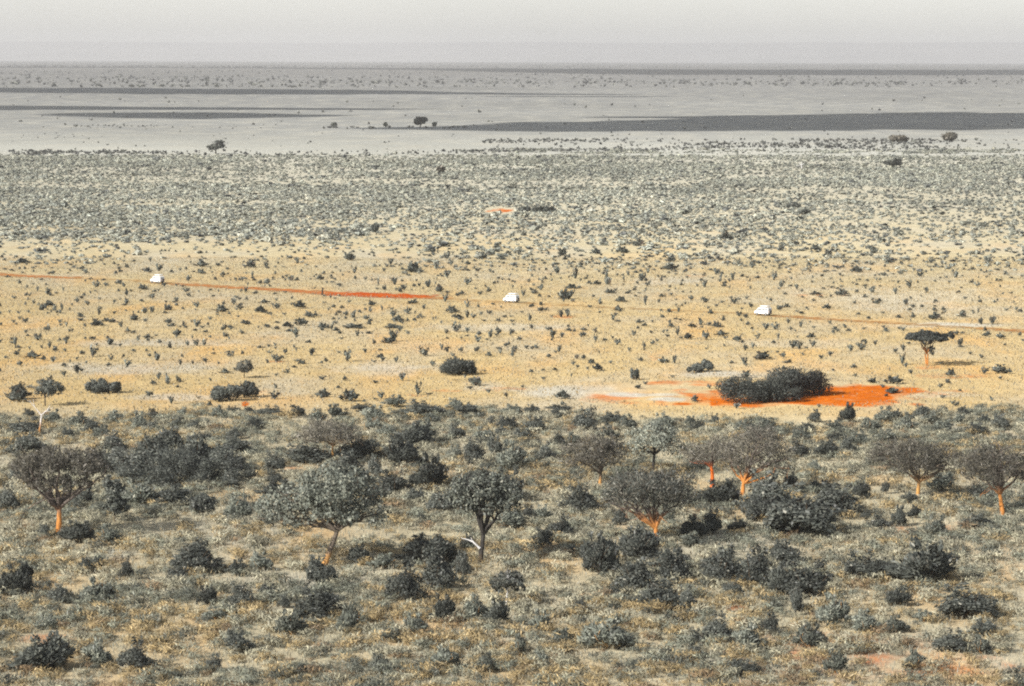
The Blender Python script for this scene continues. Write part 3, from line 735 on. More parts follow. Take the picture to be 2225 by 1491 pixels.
add(1600, 840, 3.56, [(865, 275, 120, 110), (610, 275, 110, 75), (1430, 255, 130, 90), (1330, 280, 90, 60, 'g'), (1150, 275, 120, 90, 'g'), (1910, 295, 110, 60), (1750, 235, 90, 65), (1230, 250, 90, 60), (700, 545, 160, 100), (860, 520, 90, 105),
 (480, 540, 140, 100), (780, 415, 120, 55), (540, 355, 110, 60), (970, 865, 110, 95), (1160, 825, 60, 85), (640, 810, 190, 65), (410, 780, 110, 90), (600, 650, 90, 60, 'g'), (230, 985, 340, 250), (450, 1170, 520, 310), (790, 1000, 330, 190),
 (1010, 1035, 70, 60), (1265, 1075, 110, 115), (1385, 1015, 100, 70), (1110, 1100, 150, 90), (1560, 1160, 160, 120, 'g'), (1860, 1105, 220, 100), (370, 1390, 200, 150), (140, 1440, 200, 110), (1340, 900, 110, 60), (1850, 870, 140, 80),
 (1600, 810, 200, 110, 'g'), (1040, 350, 150, 80, 'g'), (1320, 350, 160, 80, 'g'), (1600, 350, 150, 70, 'g'), (1860, 370, 150, 70), (500, 420, 140, 80, 'g'), (940, 450, 130, 80, 'g'), (250, 330, 150, 70, 'g'), (1500, 290, 120, 70, 'g'), (760, 340, 130, 60, 'g'), (2040, 330, 120, 90), (1150, 420, 140, 70, 'g'), (1730, 290, 120, 60, 'g')])
add(0, 1160, 3.007, [(110, 400, 170, 150), (290, 895, 330, 180), (1275, 250, 240, 155), (550, 245, 70, 65), (630, 235, 80, 60), (1430, 245, 100, 55), (1545, 270, 110, 75), (1170, 315, 120, 95), (820, 295, 75, 110), (2080, 345, 180, 145),
 (1560, 485, 160, 125), (1350, 465, 110, 90), (1750, 415, 120, 65), (2060, 565, 300, 160), (640, 445, 170, 115, 'g'), (370, 445, 150, 85), (1535, 775, 170, 105), (890, 895, 200, 155), (1400, 895, 100, 80), (1850, 485, 70, 65), (620, 860, 160, 125, 'g'), (1400, 560, 120, 60, 'g'), (1900, 660, 150, 120, 'g'), (300, 620, 110, 70, 'g'), (1700, 240, 120, 90, 'g')])
add(740, 1160, 3.007, [(560, 200, 310, 145), (610, 375, 220, 205), (430, 445, 210, 205), (800, 285, 80, 120), (130, 195, 120, 80), (280, 225, 170, 75, 'g'), (1690, 265, 210, 195), (1950, 180, 210, 165), (1920, 400, 230, 175), (2150, 315, 190, 155),
 (2120, 485, 270, 155), (670, 570, 130, 125), (1035, 590, 150, 115), (330, 705, 130, 65, 'g'), (480, 650, 140, 95, 'g'), (1740, 750, 250, 150, 'g'), (1450, 710, 130, 70, 'g'), (1770, 425, 110, 65), (1300, 630, 130, 95, 'g'), (1170, 795, 90, 100, 'g'),
 (1300, 870, 90, 80, 'g'), (60, 650, 120, 140, 'g'), (1560, 520, 100, 80), (880, 560, 130, 120, 'g'), (250, 900, 130, 90, 'g'), (680, 880, 150, 110, 'g'), (950, 900, 120, 90, 'g'), (1640, 160, 120, 80)])
add(1480, 1160, 2.987, [(275, 325, 210, 185), (330, 400, 120, 85), (500, 355, 200, 195), (670, 195, 150, 110), (820, 405, 320, 175), (660, 390, 150, 150), (745, 525, 75, 165), (1180, 295, 260, 140), (1350, 285, 110, 100), (1610, 335, 400, 215),
 (1420, 465, 150, 85), (1830, 555, 360, 170), (1000, 600, 180, 155, 'g'), (250, 695, 180, 135), (95, 715, 110, 75), (430, 760, 200, 125, 'g'), (580, 650, 140, 100), (840, 745, 170, 125, 'g'), (1000, 900, 120, 105, 'g'), (1520, 880, 120, 95, 'g'),
 (1780, 760, 230, 105), (1960, 670, 150, 85), (30, 500, 110, 125), (390, 915, 150, 75), (90, 800, 120, 65), (1580, 570, 110, 60, 'g'), (1200, 640, 140, 110, 'g'), (1400, 640, 120, 80, 'g'), (1950, 780, 120, 90, 'g'), (60, 80, 140, 70, 'g')])
# the big bushes that stand alone on the open grass, built one by one
MIDP = [(.13, .14, .122), (.095, .103, .093), (.175, .184, .156), (.34, .33, .28)]
def big_bush(name, label, base, lobes, n=9000, leaf=.19, pal=MIDP, pw=DARKW):
    s = ppm(base[1]); gx, gy = unproject(*base); r = np.random.default_rng(int(base[0]))
    root = empty(name, (gx, gy, 0)); tag(root, label, "bush", "big bushes on the open grass")
    L = []
    for (cx_, by_, w_, h_) in lobes:
        off_y = unproject(base[0], by_)[1] - gy
        a = w_ / 2 / s * 1.12; c_ = h_ / s * 1.12
        for k in range(max(5, int(a * 3.2))):
            an = r.random() * 6.283; q = math.sqrt(r.random()) * .78; rr = a * (.2 + .16 * r.random())
            dome = math.sqrt(max(0.05, 1 - q * q))
            L.append(((cx_ - base[0]) / s + math.cos(an) * q * a, off_y * .6 + math.sin(an) * q * a, c_ * dome * (.2 + .55 * r.random()), rr, rr, max(rr * .8, c_ * .25)))
    P, D = lobes_points(r, L, n, .6, .05)
    Vv, Ff = cards(r, P, leaf, 2.4, 0, unit(P - P.mean(0) * (1, 1, .1)))
    obj("foliage", np_mesh("foliage", Vv, Ff, M_FOL, tint(r, len(P), pal, pw), nrm=r4(D)), root)
    paths = []
    for k in range(9):
        l = L[r.integers(len(L))]; paths.append(limb(r, (0, 0, -.1), l[:3], .10, .03, .3, 6))
    tv, tf = tubes(paths, 5); obj("stem", np_mesh("stem", tv, tf, M_DARKBARK), root)
    return root
big_bush("thicket", "huge dark thicket on the red soil, higher at its right end", (1660, 872),
         [(1607, 873, 116, 56), (1660, 868, 116, 54), (1640, 865, 70, 50), (1715, 858, 110, 70), (1745, 850, 124, 70), (1785, 842, 80, 38), (1700, 868, 96, 44)], 36000, .18, MIDP)
lm("the huge thicket on the red soil", 1660, 872)
tk = big_bush("thicket", "wide dark tangled thicket behind the left trees, largest in the near bushland", (390, 1050),
         [(330, 1020, 120, 60), (400, 1045, 150, 75), (460, 1050, 140, 62), (380, 985, 130, 55), (430, 1000, 150, 60), (300, 1050, 90, 50), (500, 1020, 70, 50), (350, 1065, 110, 45), (210, 1010, 110, 60)], 42000, .15, MIDP)
tk["group"] = "thickets in the near bushland"; lm("the wide dark thicket at the left", 390, 1050)
tk = big_bush("thicket", "wide dark thicket of merged bushes in front of the split-trunked tree", (1740, 1160),
         [(1665, 1110, 84, 60), (1735, 1162, 110, 70), (1805, 1118, 84, 44), (1765, 1128, 70, 52), (1692, 1162, 60, 36), (1842, 1102, 44, 34)], 24000, .14, MIDP)
tk["group"] = "thickets in the near bushland"; lm("the wide dark thicket at the right", 1740, 1160)
tk = big_bush("thicket", "dark thicket at the left edge in front of the orange-trunked tree", (40, 1290),
         [(30, 1285, 60, 50), (42, 1250, 44, 60), (14, 1290, 50, 44)], 9000, .14, MIDP)
tk["group"] = "thickets in the near bushland"
big_bush("big_bush", "big fan-shaped dark bush alone on the grass, just left of centre", (996, 813), [(996, 813, 76, 34), (985, 812, 50, 30), (1020, 813, 36, 18)], 9000)
lm("the lone fan-shaped bush", 996, 813)
big_bush("big_bush", "big dark double bush on the grass behind the scrub edge, left of centre", (506, 870), [(498, 870, 76, 32), (525, 858, 60, 34), (480, 870, 40, 22)], 11000)
lm("the big double bush", 506, 870)
big_bush("big_bush", "long low dark bush alone on the grass at the left", (225, 853), [(205, 850, 52, 32), (245, 852, 54, 26), (225, 852, 60, 26)], 9000)
lm("the long low bush", 225, 853)
big_bush("big_bush", "rounded dark bush behind the left end of the red soil", (1522, 810), [(1526, 806, 48, 25), (1500, 811, 26, 18)], 6000)
lm("the rounded bush behind the red soil", 1522, 810)
big_bush("big_bush", "small pointed dark bush beside the red soil", (1380, 824), [(1380, 824, 24, 25)], 1200, .22)
lm("the pointed bush", 1380, 824)
big_bush("big_bush", "squat dark bush in front of the lone fan-shaped bush", (1034, 836), [(1034, 835, 28, 15)], 1000, .22)
big_bush("big_bush", "long flat dark bush beside the distant orange soil patch", (1165, 459), [(1140, 458, 40, 9), (1175, 460, 50, 11), (1195, 460, 30, 8)], 1500, .5)
lm("the distant orange soil patch", 1086, 457)

# ------------------------------------------------------------------ wording that singles plants out
ORD = ["", "second ", "third ", "fourth ", "fifth ", "sixth ", "seventh ", "eighth ", "ninth ", "tenth ", "eleventh ", "twelfth ", "thirteenth ", "fourteenth ", "fifteenth ", "sixteenth ", "seventeenth ", "eighteenth ", "nineteenth ", "twentieth "]
def make_labels(items, noun, marks, adj):
    """items: (x, y, ...) in photo pixels; nearest landmark, side of it, and rank there"""
    out_ = [None] * len(items); buckets = {}
    for k, it in enumerate(items):
        best = min(marks, key=lambda L_: math.hypot(it[0] - L_[1], 2.2 * (it[1] - L_[2])))
        dx, dy = it[0] - best[1], 2.2 * (it[1] - best[2])
        side = ("left of" if dx < 0 else "right of") if abs(dx) > abs(dy) else ("behind" if dy < 0 else "in front of")
        buckets.setdefault((side, best[0], adj(it)), []).append((math.hypot(dx, dy), k))
    for (side, nm, ad), L_ in buckets.items():
        L_.sort()
        for rank, (_, k) in enumerate(L_):
            o_ = ORD[rank] if rank < len(ORD) else "farther "
            out_[k] = f"{o_}{ad} {noun} {side} {nm}"
    return out_

lm("the left white safari van", 342, 614); lm("the middle white safari van", 1111, 656); lm("the right white safari van", 1658, 684)
lm("the upright dark stump", 699, 640)

def copy_tree(root, loc, rz, sc):
    c = root.copy(); COL.objects.link(c); c.location = loc; c.rotation_euler = (0, 0, rz); c.scale = sc
    for ch in root.children:
        d_ = ch.copy(); COL.objects.link(d_); d_.parent = c
    return c
protos = {}
for kk, PL in (('d', BUSH_P), ('g', GREY_P)):
    protos[kk] = PL
used = set()
roots = {}
def adjb(b):
    wm = b[2] / ppm(b[1]); sh = b[3] / b[2]
    size = "large" if wm > 5 else ("medium" if wm > 2.8 else "small")
    shape = "tall" if sh > .95 else ("low wide" if sh < .5 else "rounded")
    return f"{size} {shape} {'dark' if b[4] == 'd' else 'grey-green'}"
BUSHES = [b for b in BUSHES if b[1] < 1500]
BUSHES.sort(key=lambda b: -b[2] * b[3]); BUSHES = BUSHES[:296]
labs = make_labels(BUSHES, "bush", LM, adjb)
rb = np.random.default_rng(21)
for b, lab in zip(BUSHES, labs):
    x, y, w_, h_, kk = b
    s = ppm(y); gx, gy = unproject(x, y)
    wm = w_ / s; hm = max(h_ / s - .06 * wm, .3)
    pi_ = int(rb.integers(len(protos[kk])))
    loc = (gx, gy + wm * .2, 0); rz = rb.random() * 6.28; sc_ = (wm * 1.5, wm * 1.35, hm * 1.55)
    key = (kk, pi_)
    if key not in roots:
        root = empty("bush", loc, rz); root.scale = sc_
        fo, st = protos[kk][pi_]; obj("foliage", fo, root); obj("stem", st, root); roots[key] = root
    else:
        root = copy_tree(roots[key], loc, rz, sc_)
    tag(root, lab, "bush", "dark bushes in the near bushland" if kk == 'd' else "grey-green bushes in the near bushland")

# ------------------------------------------------------------------ small shrubs over the open grass
SH = []
def adds(ox, oy, s, L):
    for b in L: SH.append((ox + b[0] / s, oy + b[1] / s, b[2] / s, b[3] / s))
adds(0, 420, 2.982, [(1300,475,75,48),(1620,480,80,50),(1725,480,50,45),(1925,455,45,45),(1410,470,40,20),(150,452,80,32),(290,455,35,18),(455,467,28,14),(555,522,32,40),(770,494,42,26),(820,482,26,26),(955,512,48,32),(1030,502,52,52),(1305,522,46,30),(975,442,26,32),(1220,567,42,42),(1375,517,20,18),(1445,532,32,28),(1570,564,32,30),(1395,562,26,22),(1635,542,20,42),(1730,587,46,32),(1785,527,25,26),(1885,564,52,42),(1925,568,26,26),(2070,560,48,32),(2170,562,32,16),(1605,597,20,26),(1595,642,32,42),(1065,602,42,32),(770,587,52,26),(800,607,14,36),(625,607,52,46),(685,602,42,32),(925,622,56,32),(1205,640,50,36),(1222,668,34,30),(125,587,22,30),(175,612,22,24),(245,637,22,36),(310,657,56,46),(410,632,22,32),(95,682,44,20),(640,790,30,60),(500,707,38,32),(565,722,36,34),(530,682,42,22),(990,682,26,36),(820,662,26,46),(1145,702,42,32),(1275,737,46,42),(1085,757,62,38),(1515,717,56,46),(1552,692,26,26),(1430,767,86,46),(1555,752,50,36),(1690,772,66,42),(1795,747,56,42),(1940,742,80,40),(1710,712,60,26),(280,757,46,42),(315,732,62,36),(355,762,30,36),(400,757,26,60),(820,722,42,42),(740,712,32,26),(935,777,60,46),(985,772,42,50),(740,782,36,20),(165,727,20,32),(220,717,26,32),(525,802,42,26),(165,837,46,42),(390,837,46,26),(430,862,30,42),(625,857,60,42),(690,832,50,26),(735,837,50,26),(785,867,30,46),(870,822,70,36),(945,832,42,26),(1095,842,50,32),(1275,862,52,52),(1190,862,20,36),(1360,822,30,30),(1455,882,42,42),(1590,847,60,26),(1565,912,42,32),(1450,922,20,32),(1955,855,78,48),(1865,867,62,34),(1915,922,56,60),(2000,800,50,34),(2095,872,70,32),(2150,887,26,42),(1790,882,50,22),(245,952,62,56),(430,962,46,46),(315,892,26,50),(715,982,75,55),(895,962,32,46),(825,902,30,36),(960,940,52,28),(1035,972,26,28),(1100,1007,26,46),(1150,917,52,36),(1215,987,32,38),(1275,987,38,48),(1325,987,46,52),(1485,947,20,22),(100,1000,30,90),(320,1002,32,52),(270,1007,14,26),(360,1022,36,32),(600,1057,52,82),(530,1042,32,26),(205,1067,96,42),(285,1082,36,32),(345,1092,46,36),(130,1112,36,28),(455,1097,22,26),(415,1122,42,22),(500,1162,62,62),(825,1122,52,52),(720,1082,32,46),(705,1117,32,20),(800,1062,22,22),(1020,1082,60,56),(1170,1112,32,42),(1250,1107,26,30),(1330,1092,56,32),(1180,1062,22,22),(1510,1047,26,36),(1845,1042,36,42),(1790,1092,62,62),(1735,1102,42,32),(1905,1002,26,28),(2020,1052,56,52),(1935,1092,52,22),(2110,1092,26,28),(1455,1167,62,32),(1865,1167,38,38),(1030,1202,32,52),(1085,1232,46,66),(1150,1217,42,42),(2090,1207,52,32),(1785,1262,46,32),(1780,1332,62,58),(2095,1317,78,52),(965,1317,62,48),(1110,1362,48,48),(415,1182,42,42),(330,1202,26,32),(190,1262,52,26),(120,1345,130,75)])
adds(740, 420, 2.982, [(50,432,80,50),(90,517,42,50),(95,557,26,22),(160,562,28,26),(245,597,26,60),(350,592,62,50),(280,507,32,26),(325,462,46,42),(470,512,110,60),(600,387,26,26),(690,422,62,50),(715,467,32,42),(805,499,26,26),(820,462,36,26),(890,507,42,32),(970,512,32,26),(935,422,60,50),(975,402,50,40),(1010,357,52,36),(1155,397,46,36),(1240,542,22,28),(1040,432,52,32),(620,492,42,50),(690,547,52,50),(570,607,62,50),(640,637,62,42),(510,602,32,26),(490,572,26,22),(820,592,62,50),(410,627,52,42),(385,642,32,32),(285,627,42,32),(790,657,42,26),(905,657,42,32),(960,642,32,32),(680,702,52,62),(1185,667,36,50),(1300,627,32,52),(1260,652,36,32),(1400,522,52,60),(1380,482,32,32),(1520,552,52,90),(1500,617,76,28),(1450,685,90,62),(1500,662,42,42),(1730,592,62,62),(1725,542,46,62),(1655,592,52,28),(1865,532,46,36),(1835,562,32,32),(1990,517,42,42),(1955,562,62,52),(2080,572,18,42),(1985,602,42,32),(2140,442,62,42),(2135,492,120,34),(1940,342,82,52),(1825,387,72,42),(1655,392,52,36),(1435,402,62,42),(1450,432,32,22),(1760,472,32,32),(1680,717,36,46),(1745,647,62,26),(1820,702,72,32),(1975,722,28,62),(2060,707,42,26),(2080,672,26,22),(1300,727,32,26),(1300,762,36,26),(1615,742,32,26),(1795,762,52,36),(2130,772,36,26),(2190,772,32,42),(820,742,32,60),(720,772,72,42),(540,747,46,32),(470,714,62,26),(435,777,52,46),(340,797,56,46),(270,757,32,36),(200,727,52,32),(85,802,56,52),(35,792,42,36),(165,817,46,32),(820,802,42,50),(860,807,42,32),(910,787,32,26),(965,782,42,32),(1040,742,26,16),(765,812,62,26),(375,832,62,42),(480,827,26,22),(185,852,26,32),(600,822,16,22),(1225,822,52,46),(1430,802,42,56),(1470,797,46,52),(1110,832,42,16),(1765,822,42,46),(1930,842,36,26),(85,872,140,26),(340,872,120,26),(110,927,42,46),(345,962,72,90),(310,972,80,40),(385,892,32,36),(750,897,62,70),(820,902,36,42),(685,907,42,32),(435,912,42,26),(215,977,36,36),(970,932,52,52),(1020,912,52,42),(1240,877,46,36),(890,962,62,46),(890,1017,32,32),(1110,907,42,32),(1375,937,56,52),(1435,932,36,36),(1160,952,32,26),(1650,902,32,42),(1655,962,32,52),(1480,892,36,20),(1580,922,42,26),(1900,922,32,46),(2140,867,42,26),(2185,917,32,60),(1790,982,52,46),(1965,1002,32,46),(1870,1022,26,32),(655,1012,32,46),(690,1027,42,46),(780,1027,36,36),(540,1052,92,66),(45,1087,62,90),(960,1057,36,32),(1035,1037,32,42),(1115,1057,26,32),(1415,1027,52,52),(1530,1072,36,36),(2165,1102,32,56),(2090,1097,62,36),(1945,1087,26,26),(1535,1132,32,22),(1600,1142,26,22),(1665,1147,62,42),(1235,1162,32,22),(1495,1187,22,22),(360,1092,46,36),(595,1117,46,42),(400,1212,52,52),(875,1242,86,52),(840,1267,52,22),(500,1302,52,82),(265,1327,52,52),(60,1342,112,72),(1075,1317,42,32),(1440,1327,82,50),(1180,1257,42,16),(740,1357,36,26),(960,1292,42,32),(2150,1192,46,18)])
adds(1480, 420, 2.983, [(800,137,72,46),(280,302,82,52),(165,352,52,42),(370,462,42,42),(460,482,52,52),(230,522,52,42),(150,607,62,52),(600,562,52,62),(280,607,32,26),(255,562,32,52),(335,562,42,60),(450,622,22,22),(650,612,42,52),(750,622,32,42),(65,692,42,36),(155,707,52,42),(345,717,52,52),(450,737,42,32),(635,757,52,38),(685,742,38,28),(780,782,36,18),(190,782,32,32),(375,797,44,42),(420,807,42,32),(275,827,22,36),(125,852,52,52),(230,867,56,36),(70,867,62,22),(550,882,52,42),(610,882,52,52),(695,842,32,36),(710,887,32,28),(775,867,42,46),(965,847,38,28),(1060,872,32,32),(1185,882,32,18),(165,947,62,60),(255,922,72,36),(370,957,62,36),(505,927,22,22),(45,942,72,32),(845,937,52,32),(600,972,26,22),(630,947,22,52),(415,1017,42,46),(465,1002,32,42),(725,1002,72,52),(765,1005,50,56),(855,992,52,42),(1100,1022,46,52),(1165,1012,62,56),(1195,977,36,36),(1260,987,28,42),(525,1077,112,52),(665,1062,42,36),(410,1112,52,52),(965,1052,42,32),(905,1072,42,26),(1435,1107,50,80),(1455,1125,40,30),(1440,1022,32,52),(1390,1032,42,32),(1120,1132,36,28),(1490,1167,52,32),(1810,987,52,52),(1990,922,38,28),(2070,937,52,32),(1325,892,36,22),(1965,1167,52,48),(2065,1162,92,52),(1945,1067,42,28),(1750,1182,62,42),(1130,1187,42,22),(2070,1202,52,22),(1380,1232,110,50),(1245,1227,62,32),(1370,1292,120,28),(1680,1257,42,32),(1695,1327,42,28),(2010,1342,42,32),(420,1197,72,48),(1240,642,52,52),(1390,652,36,52),(1050,662,82,42),(870,657,62,22),(1480,612,42,62),(1590,642,42,36),(1920,602,42,32),(1550,542,52,42),(1780,547,52,52),(1885,497,32,28),(1340,452,52,62),(1420,527,42,32),(1985,452,62,62),(1620,452,52,42),(1735,492,42,32),(1060,452,42,32),(1135,512,62,42),(1240,387,82,62),(960,402,62,62),(870,372,62,42),(655,372,52,52),(745,332,42,26),(945,747,52,32),(1265,717,42,28),(1460,722,52,42),(1505,742,42,26),(1500,807,32,36),(1655,817,82,46),(1820,802,62,42),(1925,777,18,42),(1945,847,52,42),(2020,847,52,52),(360,1392,60,40),(1085,1472,100,85),(280,290,40,40)])
PAL_S = [DARK[0], DARK[2], GREY[1], GREY[0], (.15, .115, .085)]
SH_P = [yucca_mesh(300 + k, 130, [tuple(v * 1.15 for v in c) for c in PAL_S] + [GREY[3]], [3, 4, 3, 2, 1, .5]) for k in range(8)] + \
       [bush_mesh(330 + k, 5, 170, PAL_S + [GREY[3]], [4, 4, 2, 1, 1, .4], .15, spiky=.5, name="shrub") for k in range(6)]
MV = [(np.empty(len(m_.vertices) * 3, np.float32), m_) for m_ in SH_P]
SH_V = []
for a_, m_ in MV:
    m_.vertices.foreach_get("co", a_); c_ = np.empty(len(m_.vertices) * 4, np.float32); m_.attributes["tint"].data.foreach_get("color", c_)
    n_ = np.empty(len(m_.vertices) * 3, np.float32); m_.attributes["leafn"].data.foreach_get("vector", n_)
    SH_V.append((a_.reshape(-1, 3), c_.reshape(-1, 4)[:, :3], n_.reshape(-1, 3)))

def track_y(x): return np.interp(x, TR[:, 0], TR[:, 1])
# a random scatter fills in between the traced ones
def scatter(r, n, y0, y1, x0=-120, x1=2345):
    """points uniform over the ground between two photo rows"""
    D0, D1 = EYE * F / (y1 - HOR), EYE * F / (y0 - HOR)
    D = np.sqrt(D0 ** 2 + (D1 ** 2 - D0 ** 2) * r.random(n))
    y = HOR + EYE * F / D; x = x0 + (x1 - x0) * r.random(n)
    return x, y
rs = np.random.default_rng(77)
def clumpy(x, y, k=.035):
    g = unproject(x, y); return fbm(g[:, 0] * k, g[:, 1] * k * .8, 3)
x, y = scatter(rs, 3600, 545, 895)
g_ = clumpy(x, y, .05)
dens = .18 + .5 * sm(.45, .65, g_)
dens += .45 * (1 - sm(560, 640, y)) * sm(800, 1100, x)
dens *= 1 - .75 * sm(770, 800, y)
dens *= np.where(np.abs(y - track_y(x)) < 5, 0.1, 1)
for nm_, lx, ly in LM[-4:-1]: dens *= np.where((np.abs(x - lx) < 28) & (y > ly - 26) & (y < ly + 12), 0, 1)
keep = rs.random(len(x)) < dens
RND = [(a, b, (.7 + .9 * rs.random()) * ppm(b), (.5 + .55 * rs.random()) * ppm(b)) for a, b in zip(x[keep], y[keep])]
SH.sort(key=lambda b: -b[2] * b[3])
SHT, REST = SH[:294], SH[294:] + RND
def adjs(b):
    wm = b[2] / ppm(b[1]); sh = b[3] / b[2]
    return ("large " if wm > 2.4 else "small ") + ("upright" if sh > 1.05 else ("low" if sh < .55 else "bushy"))
labs = make_labels(SHT, "shrub", LM, adjs)
for b, lab in zip(SHT, labs):
    x, y, w_, h_ = b; s = ppm(y); gx, gy = unproject(x, y)
    me = SH_P[int(rs.integers(8)) if h_ / w_ > .7 or w_ / s < 2 else 8 + int(rs.integers(6))]
    o = obj("shrub", me); o.location = (gx, gy, -.02); o.rotation_euler = (0, 0, rs.random() * 6.28); o.scale = (w_ / s * 1.15, w_ / s * 1.15, h_ / s * 1.05)
    tag(o, lab, "shrub", "shrubs dotted over the open grass")

def merged(name, label, items, r, protos_, mat, cat=None, pal_shift=None):
    """items: (gx, gy, w, h) metres -> one mesh of many clumps"""
    VV, CC, NN = [], [], []
    idx = r.integers(len(protos_), size=len(items))
    A = np.asarray(items, float)
    for k, (pv_, pc_, pn_) in enumerate(protos_):
        q = A[idx == k]
        if not len(q): continue
        a = r.random(len(q)) * 6.283; ca, sa = np.cos(a), np.sin(a)
        X = (pv_[None, :, 0] * ca[:, None] - pv_[None, :, 1] * sa[:, None]) * q[:, 2:3] + q[:, :1]
        Y = (pv_[None, :, 0] * sa[:, None] + pv_[None, :, 1] * ca[:, None]) * q[:, 2:3] + q[:, 1:2]
        Z = pv_[None, :, 2] * q[:, 3:4]
        VV.append(np.stack([X, Y, Z], -1).reshape(-1, 3))
        NN.append(np.stack([pn_[None, :, 0] * ca[:, None] - pn_[None, :, 1] * sa[:, None], pn_[None, :, 0] * sa[:, None] + pn_[None, :, 1] * ca[:, None], pn_[None, :, 2] + 0 * sa[:, None]], -1).reshape(-1, 3))
        f = np.ones((len(q), 1, 3)) if pal_shift is None else pal_shift(q, r)
        CC.append((pc_[None] * f).reshape(-1, 3))
    V = np.concatenate(VV); C = np.concatenate(CC)
    o = obj(name, np_mesh(name, V, np.arange(len(V)).reshape(-1, 4), mat, C, nrm=np.concatenate(NN)))
    return tag(o, label, cat, kind="stuff")
rr_ = np.random.default_rng(99)
it = []
for (x, y, w_, h_) in REST:
    gx, gy = unproject(x, y); it.append((gx, gy, w_ / ppm(y) * 1.15, h_ / ppm(y)))
vary = lambda q, r: (.75 + .6 * r.random((len(q), 1, 1))) * np.ones((1, 1, 3))
merged("sparse_scrub", "many little dark shrubs strewn over the open yellow grass", it, rr_, SH_V, M_MASS, "scrub", vary)

# ------------------------------------------------------------------ generic clumps with few faces for the masses
def clump_arrays(seed, n, leaf, pal, pw, spiky=.5, low=False):
    r = np.random.default_rng(seed)
    L = [(r.normal() * .16, r.normal() * .16, .25 + .35 * r.random(), .22, .22, .25) for _ in range(5)] + [(0, 0, .35, .38, .38, .36)]
    P, D = lobes_points(r, L, n, .55, .0); P[:, 2] = np.clip(P[:, 2], .02, 1)
    V, _ = cards(r, P, leaf, 1.6 + spiky * 1.6, .6, unit(P + (0, 0, .2)) if spiky else None)
    return V, tint(r, len(P), pal, pw, .2), r4(D)
def blade_arrays(seed, n, pal, pw):
    """mound of fine upright twigs and blades"""
    r = np.random.default_rng(seed)
    L = [(r.normal() * .2, r.normal() * .2, .3 + .2 * r.random(), .2, .2, .25) for _ in range(6)] + [(0, 0, .25, .42, .42, .55)]
    P, D = lobes_points(r, L, n, .6); P[:, 2] = np.abs(P[:, 2]).clip(.03, 1)
    O = unit(P * (1, 1, .3) + (0, 0, .75) + r.normal(size=P.shape) * .25)
    V, _ = cards(r, P, .034, 6.0, 0, O)
    return V, tint(r, len(P), pal, pw, .15), r4(unit(D + (0, 0, .3)))
CLP = [clump_arrays(400 + k, 34, .26, [(.8, .8, .8), (.9, .9, .9), (1, 1, 1), (1.12, 1.1, 1.06)], [2, 4, 4, .8]) for k in range(8)]
# grey scrub belt, thick at the back and upper left, opening to the right
x, y = scatter(rs, 150000, 322, 600)
g_ = clumpy(x, y, .012); g2 = clumpy(x, y, .05)
edge_l = 548 + 14 * np.sin(x * .012)
belt = sm(334, 346, y) * (1 - sm(425, 470, y))
left = sm(336, 350, y) * (1 - .75 * sm(-38, -4, y - edge_l)) * (1 - sm(-8, 30, y - edge_l)) * (1 - sm(620, 1050, x + (y - 480) * 1.2))
right = (1 - sm(560, 600, y)) * sm(420, 440, y) * sm(700, 1000, x)
dens = np.maximum.reduce([belt * .8, left * .85, right * (.42 - .22 * sm(460, 560, y)), .8 * sm(322, 328, y) * sm(950, 1200, x) * (y < 334) * sm(.4, .55, g2)])
dens *= .25 + 1.0 * sm(.32, .6, g_) * (.35 + .8 * sm(.35, .55, g2))
dens *= np.where((np.abs(x - 1086) < 34) & (np.abs(y - 458) < 7), 0, 1)
dens *= np.where((np.abs(y - track_y(x)) < 6), 0, 1)
keep = rs.random(len(x)) < dens
G = unproject(x[keep], y[keep]); k_ = keep.sum()
sz = .6 + 1.15 * rs.random(k_) ** 1.7; sz *= 1 + .9 * (rs.random(k_) < .05)
items = np.stack([G[:, 0], G[:, 1], sz * 1.75, sz * .66], 1)
def belt_col(q, r):
    t3 = fbm(q[:, 0] * .02 + 7, q[:, 1] * .008, 3)[:, None]
    base_ = np.array([(.50, .51, .42), (.57, .565, .46), (.42, .44, .38), (.17, .18, .17)])
    k = r.choice(4, len(q), p=[.38, .30, .23, .09])
    return (base_[k] * (.72 + .6 * t3) * (1 + .10 * r.normal(size=(len(q), 1))))[:, None, :]
merged("scrub_belt", "belt of dense grey-green scrub across the middle distance", items, rr_, CLP, M_MASS, "scrub", belt_col)

# thin lines of far bushes on the plain and the far bushland below the horizon
FCL = [clump_arrays(450 + k, 12, .42, [(.7, .7, .7), (1, 1, 1), (1.3, 1.3, 1.2)], [1, 3, 1]) for k in range(6)]
its = []
def line(x0, x1, y0, y1, n, sz0, sz1):
    x = x0 + (x1 - x0) * rs.random(n); f = rs.random(n); y = y0 + (y1 - y0) * f
    gg = unproject(x, y); kp = rs.random(n) < sm(.42, .58, fbm(gg[:, 0] * 30 / gg[:, 1], gg[:, 1] * 20 / gg[:, 1].mean(), 4)) + .12; x, y = x[kp], y[kp]; n = len(x)
    G = unproject(x, y); s_ = sz0 + (sz1 - sz0) * rs.random(n) ** 2
    s_ = s_ * np.where(y > 250, .55, .8); its.append(np.stack([G[:, 0], G[:, 1], s_ * 1.9, s_], 1))
line(140, 620, 270, 279, 240, 1.2, 3); line(700, 1010, 277, 281, 200, 2, 5); line(40, 700, 290, 303, 60, 1.0, 2); line(1050, 2300, 303, 330, 2600, 1.2, 3.5)
line(20, 1100, 328, 338, 1300, 1.2, 3.2); line(20, 2300, 286, 328, 160, 1.2, 2.6); line(20, 2300, 205, 285, 160, 2, 4)
